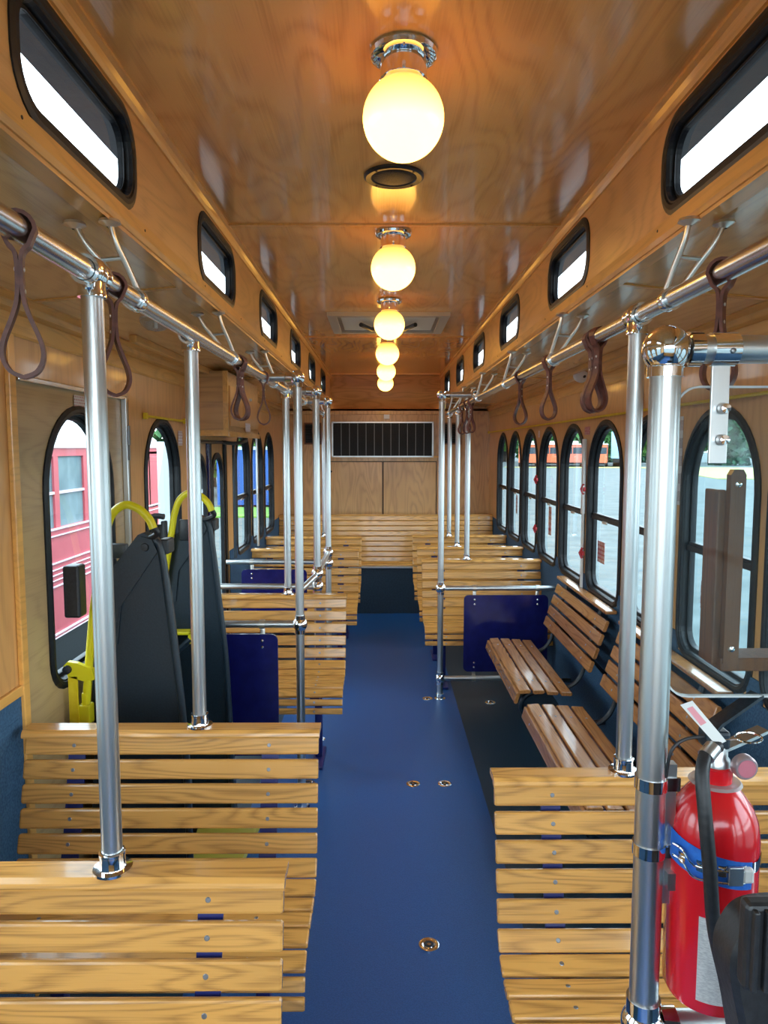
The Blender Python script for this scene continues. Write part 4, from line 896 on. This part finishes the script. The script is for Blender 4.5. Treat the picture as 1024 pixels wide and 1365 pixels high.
mb = MB(); mb.tube([(.036+.017*math.cos(a), -.010+.010*math.sin(a), .394+.003*math.sin(a)) for a in [2*PI*k/18 for k in range(19)]], .0013, 6, caps=False); mb.tube([(-.006, -.013, .392), (.024, -.013, .394)], .0014, 6); mb.build('pin_ring', CHROME, vh)
gz = MB().lathe([(1e-4, -.012), (.0135, -.012), (.0155, -.009), (.0155, .0), (.010, .006), (1e-4, .006)], 24, axis='Y').build('pressure_gauge', mat('gauge_rim', (.45, .35, .36), .3, .6), fe, (.024, -.020, .362))
MB().lathe([(1e-4, -.0125), (.0115, -.0125)], 24, axis='Y').build('dial', mat('gauge_dial', (.5, .16, .2), .25), gz)
# tag
mb = MB(); mb.add([(-.055, -.012, .438), (-.040, -.013, .444), (.004, -.016, .392), (-.008, -.016, .386)], [(0, 1, 2, 3)]); mb.add([(-.055, -.0128, .438), (-.040, -.0138, .444), (.004, -.0168, .392), (-.008, -.0168, .386)], [(3, 2, 1, 0)])
mb.build('inspection_tag', WHITE, fe, fix=False)
mb = MB(); mb.add([(-.047, -.0142, .434), (-.040, -.0142, .437), (-.022, -.0158, .416), (-.029, -.0158, .412)], [(0, 1, 2, 3)]); mb.build('tag_print', mat('pink_print', (.75, .30, .33), .5), fe, fix=False)
# hose
hp = [(-.004, -.012, .384), (-.022, -.022, .380), (-.036, -.040, .360), (-.038, -.056, .315), (-.034, -.066, .25), (-.028, -.070, .18), (-.014, -.072, .12), (.002, -.070, .072)]
hs_ = MB().tube(smooth_path(hp, 8), .0085, 16).build('hose', BLKPL, fe)
MB().tube([(-.012, -.016, .3835), (-.026, -.026, .3755)], .0105, 16).build('hose_ferrule', ALU, hs_)
MB().tube([(-.0005, -.0704, .080), (.004, -.0697, .062)], .0095, 16).build('hose_ferrule', ALU, hs_)
MB().tube([(.0035, -.070, .064), (.015, -.066, .020)], .0078, 14, radii=[.0085, .007]).build('nozzle', BLKPL, hs_)
# label, tape, strap as shells on the cylinder
def shell(a0, a1, z0, z1, r, m, name, par, z0b=None, z1b=None):
    n = 14; A = [a0+(a1-a0)*k/n for k in range(n+1)]
    za = lambda k, p, q: p+(q-p)*k/n
    z0b = z0 if z0b is None else z0b; z1b = z1 if z1b is None else z1b
    rg = [[(r*math.cos(a), r*math.sin(a), za(k, z0, z0b)) for k, a in enumerate(A)], [(r*math.cos(a), r*math.sin(a), za(k, z1, z1b)) for k, a in enumerate(A)]]
    mb = MB(); mb.loft(rg, 0, True, False); return mb.build(name, m, par, fix=False)
D = PI/180
shell(-128*D, -70*D, .062, .175, R+.0006, noisy('paper_label', (.62, .62, .6), (.42, .42, .42), 200, .5, stretch=(1, 1, 4)), 'label', fe)
shell(-178*D, -62*D, .232, .272, R+.0010, noisy('blue_tape', (.01, .10, .45), (.02, .16, .6), 60, .5, 0, .4), 'blue_tape', fe, .214, .250)
sb_ = shell(-180*D, 180*D, .234, .248, R+.0018, CHROME, 'mount_strap', fe)
for dz in (.243, .228):
    mb = MB(); mb.tube(smooth_path([((R+.005)*math.cos(a*D), (R+.005)*math.sin(a*D), z) for a, z in ((-165, dz+.012), (-150, dz+.012), (-135, dz-.002), (-110, dz), (-85, dz), (-72, dz+.002))], 4), .0014, 8); mb.build('clasp_wire', CHROME, sb_)
mb = MB(); mb.box((-.008, -R-.007, .226), (.010, -R-.002, .250), bev=.001); mb.build('clasp', ALU, sb_)
mb = MB(); mb.box((.010, -R-.006, .228), (.024, -R+.004, .247), bev=.003); mb.build('clasp_tab', WHITE, sb_)
# straps joining to post
mb = MB(); mb.tube(smooth_path([(EX-.01, EY-.006, 1.279), (EX-.045, EY-.01, 1.277), (EX-.064, EY-.012, 1.262), (EX-.068, EY-.008, 1.225)], 5), .0022, 8); tag(mb.build('zip_tie', BLKPL), 'thin dark tie looped between extinguisher head and post', 'strap')
mb = MB(); mb.box((PX+.018, EY-.016, 1.075), (EX-R+.006, EY+.006, 1.098)); mb.box((PX+.010, EY-.004, 1.05), (EX-R+.004, EY+.01, 1.24)); tag(mb.build('mounting_bracket', ALU), 'metal plate bracket between post and fire extinguisher', 'bracket')

# ------------------------------------------------------------ driver's seat arm (bottom right)
am_ = thing('seat_armrest', 'black plastic seat armrest with ribbed pad, bottom right corner', 'armrest', (.418, .62, 1.078))
mb = MB()
prof = [(-.050, -.16), (-.082, .02), (-.096, .09), (-.090, .122), (-.070, .142), (-.02, .146), (.10, .146), (.10, -.16)]
inner = [(-.04, -.16), (-.068, .02), (-.080, .098), (-.072, .116), (-.055, .126), (-.02, .128), (.10, .128), (.10, -.16)]
def dense(P): return [(p.x, p.z) for p in smooth_path([(x, 0, z) for x, z in P[:6]], 6)]+P[6:]
prof = dense(prof); NP = len(prof)
rings = []
for (sc, y) in ((.006, -.010), (0, -.004), (0, .030), (.006, .036)):
    rings.append([(x+sc, y, z-sc*.6) for x, z in prof])
mb.loft(rings, 0, True); mb.add(rings[0], [tuple(range(NP))]); mb.add(rings[-1], [tuple(range(NP))[::-1]])
sh_ = mb.build('shell', BLKPL, am_)
MB().prism([(-.015, -.16), (-.045, .02), (-.055, .09), (-.04, .108), (.1, .11), (.1, -.16)], -.018, -.0105).build('inner_shell', BLKPL, am_)
rbm = MB().box((-.0025, -.036, .093), (.0025, -.029, .168), bev=.0015).mesh('rib', BLKPL)
pd = MB().box((-.096, -.030, .090), (.09, -.012, .172), bev=.005).build('pad', BLKPL, am_)
for k in range(14): inst('rib', rbm, pd, (-.090+k*.0105, 0, .001))

# ------------------------------------------------------------ outside
GZ_ = -.85
GRAV = noisy('pale_gravel', (.068, .088, .087), (.112, .134, .130), 1.2, .95, detail=8)
mb = MB(); mb.add([(-300, -200, GZ_), (300, -200, GZ_), (300, 400, GZ_), (-300, 400, GZ_)], [(0, 1, 2, 3)]); struct(mb.build('ground', GRAV, None, fix=False))
GRASS = noisy('grass', (.10, .26, .03), (.20, .38, .06), 3, .95)
mb = MB(); mb.prism([(-14, 25.5), (-1.2, 25.5), (-1.2, 29.5), (-14, 29.5)], GZ_, GZ_+.05, 'XY'); tag(mb.build('grass_strip', GRASS), 'bright green grass strip seen through the rear left windows', 'grass', None, 'stuff')
DRYG = noisy('dry_grass', (.42, .38, .14), (.30, .34, .10), 1, .95)
mb = MB(); mb.prism([(16, 91), (33, 87), (27, 57), (66, 46), (84, 56), (70, 78), (42, 90.5), (16, 92.5)], GZ_, GZ_+.06, 'XY'); tag(mb.build('dry_grass_strip', DRYG), 'dry yellow grass verge beyond the gravel lot', 'grass', None, 'stuff')
# container
CB = mat('container_blue', (.025, .10, .38), .5)
ct = thing('shipping_container', 'blue container beyond the grass, seen through rear left windows', 'container', (-3.9, 31.2, GZ_))
mb = MB(); mb.box((-3.0, -1.2, .1), (3.0, 1.2, 2.5)); mb.build('body', CB, ct)
cm = MB().box((-.08, -.06, .2), (.08, 0, 2.4)).mesh('corrugation', CB)
for k in range(18): inst('corrugation', cm, ct, (-2.85+k*.335, -1.2, 0))
mb = MB(); mb.box((-3.05, -1.25, 2.42), (3.05, -1.18, 2.56)); mb.build('top_rail', mat('pale_rail', (.5, .6, .7), .5), ct)
# red bus close by on the left
BR = noisy('hazy_red_paint', (.52, .075, .095), (.60, .10, .12), 2, .35); BW = mat('white_roof', (.82, .80, .83), .5); PK = mat('pale_trim_line', (.80, .62, .70), .4)  # bus red is pinkish: the window glass haze is mixed into the paint colour
bs = thing('red_bus', 'red bus parked close outside the left windows', 'bus', (-3.1, 6.9, GZ_))
y0, y1 = -2.9, 3.0
mb = MB(); mb.box((-2.4, y0, .68), (0, y1, 1.74)); mb.box((-2.4, y0, 2.42), (0, y1, 2.52))
WY = [-2.8, -2.12, -1.44, -.76, -.08, .60, 1.28, 1.96, 2.64]
for w in WY: mb.box((-2.4, w-.05, 1.74), (0, w+.05, 2.42))
mb.box((-2.4, y0, 1.70), (-2.3, y1, 2.52)); mb.box((-2.4, 2.64, 1.7), (0, y1, 2.45)); mb.build('body', BR, bs)
bp_ = MB().box((-.03, -.29, 1.74), (-.02, .29, 2.42)).mesh('pane', noisy('bus_pane', (.10, .16, .18), (.22, .30, .32), 2, .1))
bk = MB().box((-.02, -.29, 2.06), (.0, .29, 2.085)).mesh('pane_bar', PK)
for a, b in zip(WY, WY[1:]): p_ = inst('pane', bp_, bs, (0, (a+b)/2, 0)); inst('pane_bar', bk, p_, (0, 0, 0))
for z, t in ((1.72, .018), (1.66, .012), (1.40, .014), (1.34, .010), (1.29, .010), (1.24, .010), (1.18, .014), (.72, .018), (.69, .01)):
    MB().box((0, y0, z), (.022, y1, z+t), bev=.004).build('trim_line', PK, bs)
mb = MB(); mb.loft([[(x, y, z) for x, z in ((.02, 2.50), (.0, 2.60), (-.15, 2.72), (-.6, 2.82), (-1.2, 2.85), (-1.8, 2.82), (-2.3, 2.7), (-2.42, 2.5))] for y in (y0, y1)], 0, False); mb.add([(x, y0, z) for x, z in ((.02, 2.50), (.0, 2.60), (-.15, 2.72), (-.6, 2.82), (-1.2, 2.85), (-1.8, 2.82), (-2.3, 2.7), (-2.42, 2.5))], [tuple(range(8))]); mb.add([(x, y1, z) for x, z in ((.02, 2.50), (.0, 2.60), (-.15, 2.72), (-.6, 2.82), (-1.2, 2.85), (-1.8, 2.82), (-2.3, 2.7), (-2.42, 2.5))], [tuple(range(8))]); mb.build('roof', BW, bs)
MB().box((-2.35, y0+.05, .25), (-.08, y1-.05, .68)).build('underbody', BLACK, bs)
for y in (-1.9, 1.9):
    MB().lathe([(1e-4, -.1), (.2, -.1), (.28, -.08), (.42, -.1), (.44, -.05), (.44, .1), (1e-4, .1)], 28, axis='X').build('wheel', BLACK, bs, (-.12, y, .44))
# far trolleys
def trolley(x, y, rot, col, lab):
    t = thing('parked_trolley', lab, 'bus', (x, y, GZ_), 'vehicles parked across the lot', (0, 0, rot)); P_ = mat('paint', col, .4)
    mb = MB(); mb.box((-1.25, -4.5, .5), (1.25, 4.5, 1.5)); mb.box((-1.25, -4.5, 2.25), (1.25, 4.5, 2.55))
    for k in range(10): yy = -4.4+k*.977; mb.box((-1.25, yy-.09, 1.5), (-1.19, yy+.09, 2.25)); mb.box((1.19, yy-.09, 1.5), (1.25, yy+.09, 2.25))
    for yy in (-4.5, 4.44): mb.box((-.05, yy, 1.5), (.05, yy+.06, 2.25))
    mb.build('body', P_, t); t.scale = (1.0, 1.0, 1.14)
    MB().box((-1.2, -4.45, 1.5), (1.2, 4.45, 2.25)).build('window_band', mat('dark_window', (.03, .05, .07), .1), t)
    mb = MB(); mb.box((-1.3, -4.6, 2.55), (1.3, 4.6, 2.68), bev=.05); mb.box((-.7, -4.3, 2.68), (.7, 4.3, 2.98), bev=.04); mb.build('roof', mat('pale_roof', (.75, .72, .66), .5), t)
    for sx in (-1, 1):
        for yy in (-3, 2.6): MB().lathe([(1e-4, -.15), (.4, -.15), (.42, -.1), (.42, .15), (1e-4, .15)], 18, axis='X').build('wheel', BLACK, t, (sx*1.1, yy, .42))
    MB().box((-1.2, -4.4, .3), (1.2, 4.4, .5)).build('chassis', BLACK, t)
trolley(20.2, 98, -.20, (.66, .15, .06), 'orange trolley bus seen through the fourth clear window from the pole')
trolley(23.4, 99, -.24, (.72, .14, .05), 'orange trolley bus seen through the third clear window')
trolley(26.6, 99, -.27, (.62, .17, .11), 'reddish orange trolley bus in the second clear right window')
trolley(29.5, 97, -.32, (.70, .14, .06), 'orange trolley bus beside the blue trailer')
tr = thing('box_trailer', 'pale blue box trailer at the right of the parked trolleys', 'trailer', (32.9, 97, GZ_), None, (0, 0, -.33))
MB().box((-1.5, -4.2, 1.1), (1.5, 4.2, 4.6), bev=.05).build('box', mat('trailer_blue', (.30, .52, .80), .5), tr); MB().box((-1.2, -4.1, .6), (1.2, 4.1, 1.1)).build('chassis', BLACK, tr)
for yy in (-2, 2): MB().lathe([(1e-4, -1.25), (.5, -1.25), (.5, 1.25), (1e-4, 1.25)], 18, axis='X').build('wheel', BLACK, tr, (0, yy, .5))
wv = thing('white_van', 'white van parked behind the red bus, seen past the second left window', 'van', (-3.5, 12.6, GZ_))
VW = mat('van_white', (.42, .45, .46), .3)
mb = MB(); mb.prism([(-1.9, .45), (2.0, .45), (2.0, 2.35), (1.9, 2.6), (-1.0, 2.6), (-1.5, 1.7), (-1.9, 1.5)], -2.0, 0, 'YZ'); mb.build('body', VW, wv)
MB().box((-.0, -.6, 1.7), (.01, .3, 2.2), bev=.02).build('side_window', BLACKHOLE, wv); MB().box((-.0, .45, 1.7), (.01, 1.6, 2.2), bev=.02).build('side_window', BLACKHOLE, wv)
for yy in (-1.2, 1.3): MB().lathe([(1e-4, -.1), (.36, -.1), (.36, .06), (1e-4, .06)], 20, axis='X').build('wheel', BLACK, wv, (-.05, yy, .36))
# trees
LEAF = [noisy('leaves_a', (.025, .085, .025), (.07, .20, .05), 1.5, .8), noisy('leaves_b', (.05, .15, .03), (.16, .32, .06), 1.5, .8), noisy('leaves_c', (.012, .05, .03), (.035, .11, .055), 1.5, .8)]
BARK = mat('bark', (.06, .045, .035), .9)
rnd = random.Random(3)
def crown_mesh(kind, m):
    mb = MB()
    n = 1400 if kind else 1800
    for i in range(n):
        if kind == 2:   # conifer
            h_ = rnd.random()**1.3; rr = (1-h_)*2.1*math.sqrt(rnd.random()); z = .5+h_*9
        else:
            k = rnd.randrange(7); rr0 = 1.6
            cx_, cy_, cz_ = [(0, 0, 5), (1.5, .4, 4.2), (-1.5, -.3, 4.4), (.3, 1.5, 5.2), (-.4, -1.5, 4.8), (.5, -.5, 6.6), (-.7, .6, 6.2)][k]
            v = Vector((rnd.gauss(0, 1), rnd.gauss(0, 1), rnd.gauss(0, 1))).normalized()*(rr0*(.55+.5*rnd.random()))
            p = Vector((cx_, cy_, cz_-1.9))+v
        if kind == 2: a = rnd.random()*2*PI; p = Vector((rr*math.cos(a), rr*math.sin(a), z-.25*rr))
        s_ = .24+.24*rnd.random(); u = Vector((rnd.gauss(0, 1), rnd.gauss(0, 1), rnd.gauss(0, 1))).normalized(); w = u.orthogonal().normalized(); w = Matrix.Rotation(rnd.random()*6.28, 3, u) @ w
        mb.add([p-u*s_-w*s_*.2, p-w*s_*.7, p+u*s_+w*s_*.2, p+w*s_*.7], [(0, 1, 2, 3)])
    return mb.mesh('crown', m, False)
crowns = [crown_mesh(0, LEAF[0]), crown_mesh(1, LEAF[1]), crown_mesh(2, LEAF[2])]
trunk = [MB().tube([(0, 0, 0), (.1, 0, 2.5), (0, .1, 5)], .2, 8, radii=[.26, .18, .08]).mesh('trunk', BARK), MB().tube([(0, 0, 0), (0, 0, 9)], .15, 8, radii=[.2, .03]).mesh('trunk', BARK)]
KL = ['dark green leafy tree', 'pale green leafy tree', 'dark pointed conifer']
def tree(x, y, k, s, lab, g):
    t = thing('pine_tree' if k == 2 else 'leafy_tree', lab, 'tree', (x, y, GZ_), g, (0, 0, rnd.random()*6)); t.scale = (s, s, s)
    inst('crown', crowns[k], t); inst('trunk', trunk[1 if k == 2 else 0], t)
n_t = 0
for row, (D0, off) in enumerate(((114, 3), (130, 5.2))):
    for i in range(10):
        a = math.radians(off+i*4.6); k = (2, 0, 2, 1, 0)[(i*2+row) % 5]
        tree(D0*math.sin(a), D0*math.cos(a), k, 1.25+.2*rnd.random()+.3*row, KL[k]+' in the tree line beyond the gravel lot', 'trees beyond the gravel lot, '+KL[k])
for row in range(2):
    for i in range(3):
        k = (i+row) % 2; tree(-14+i*6.2+row*3.1, 38+row*8, k, .92+.2*row, KL[k]+' behind the blue container', 'trees behind the container, '+KL[k])
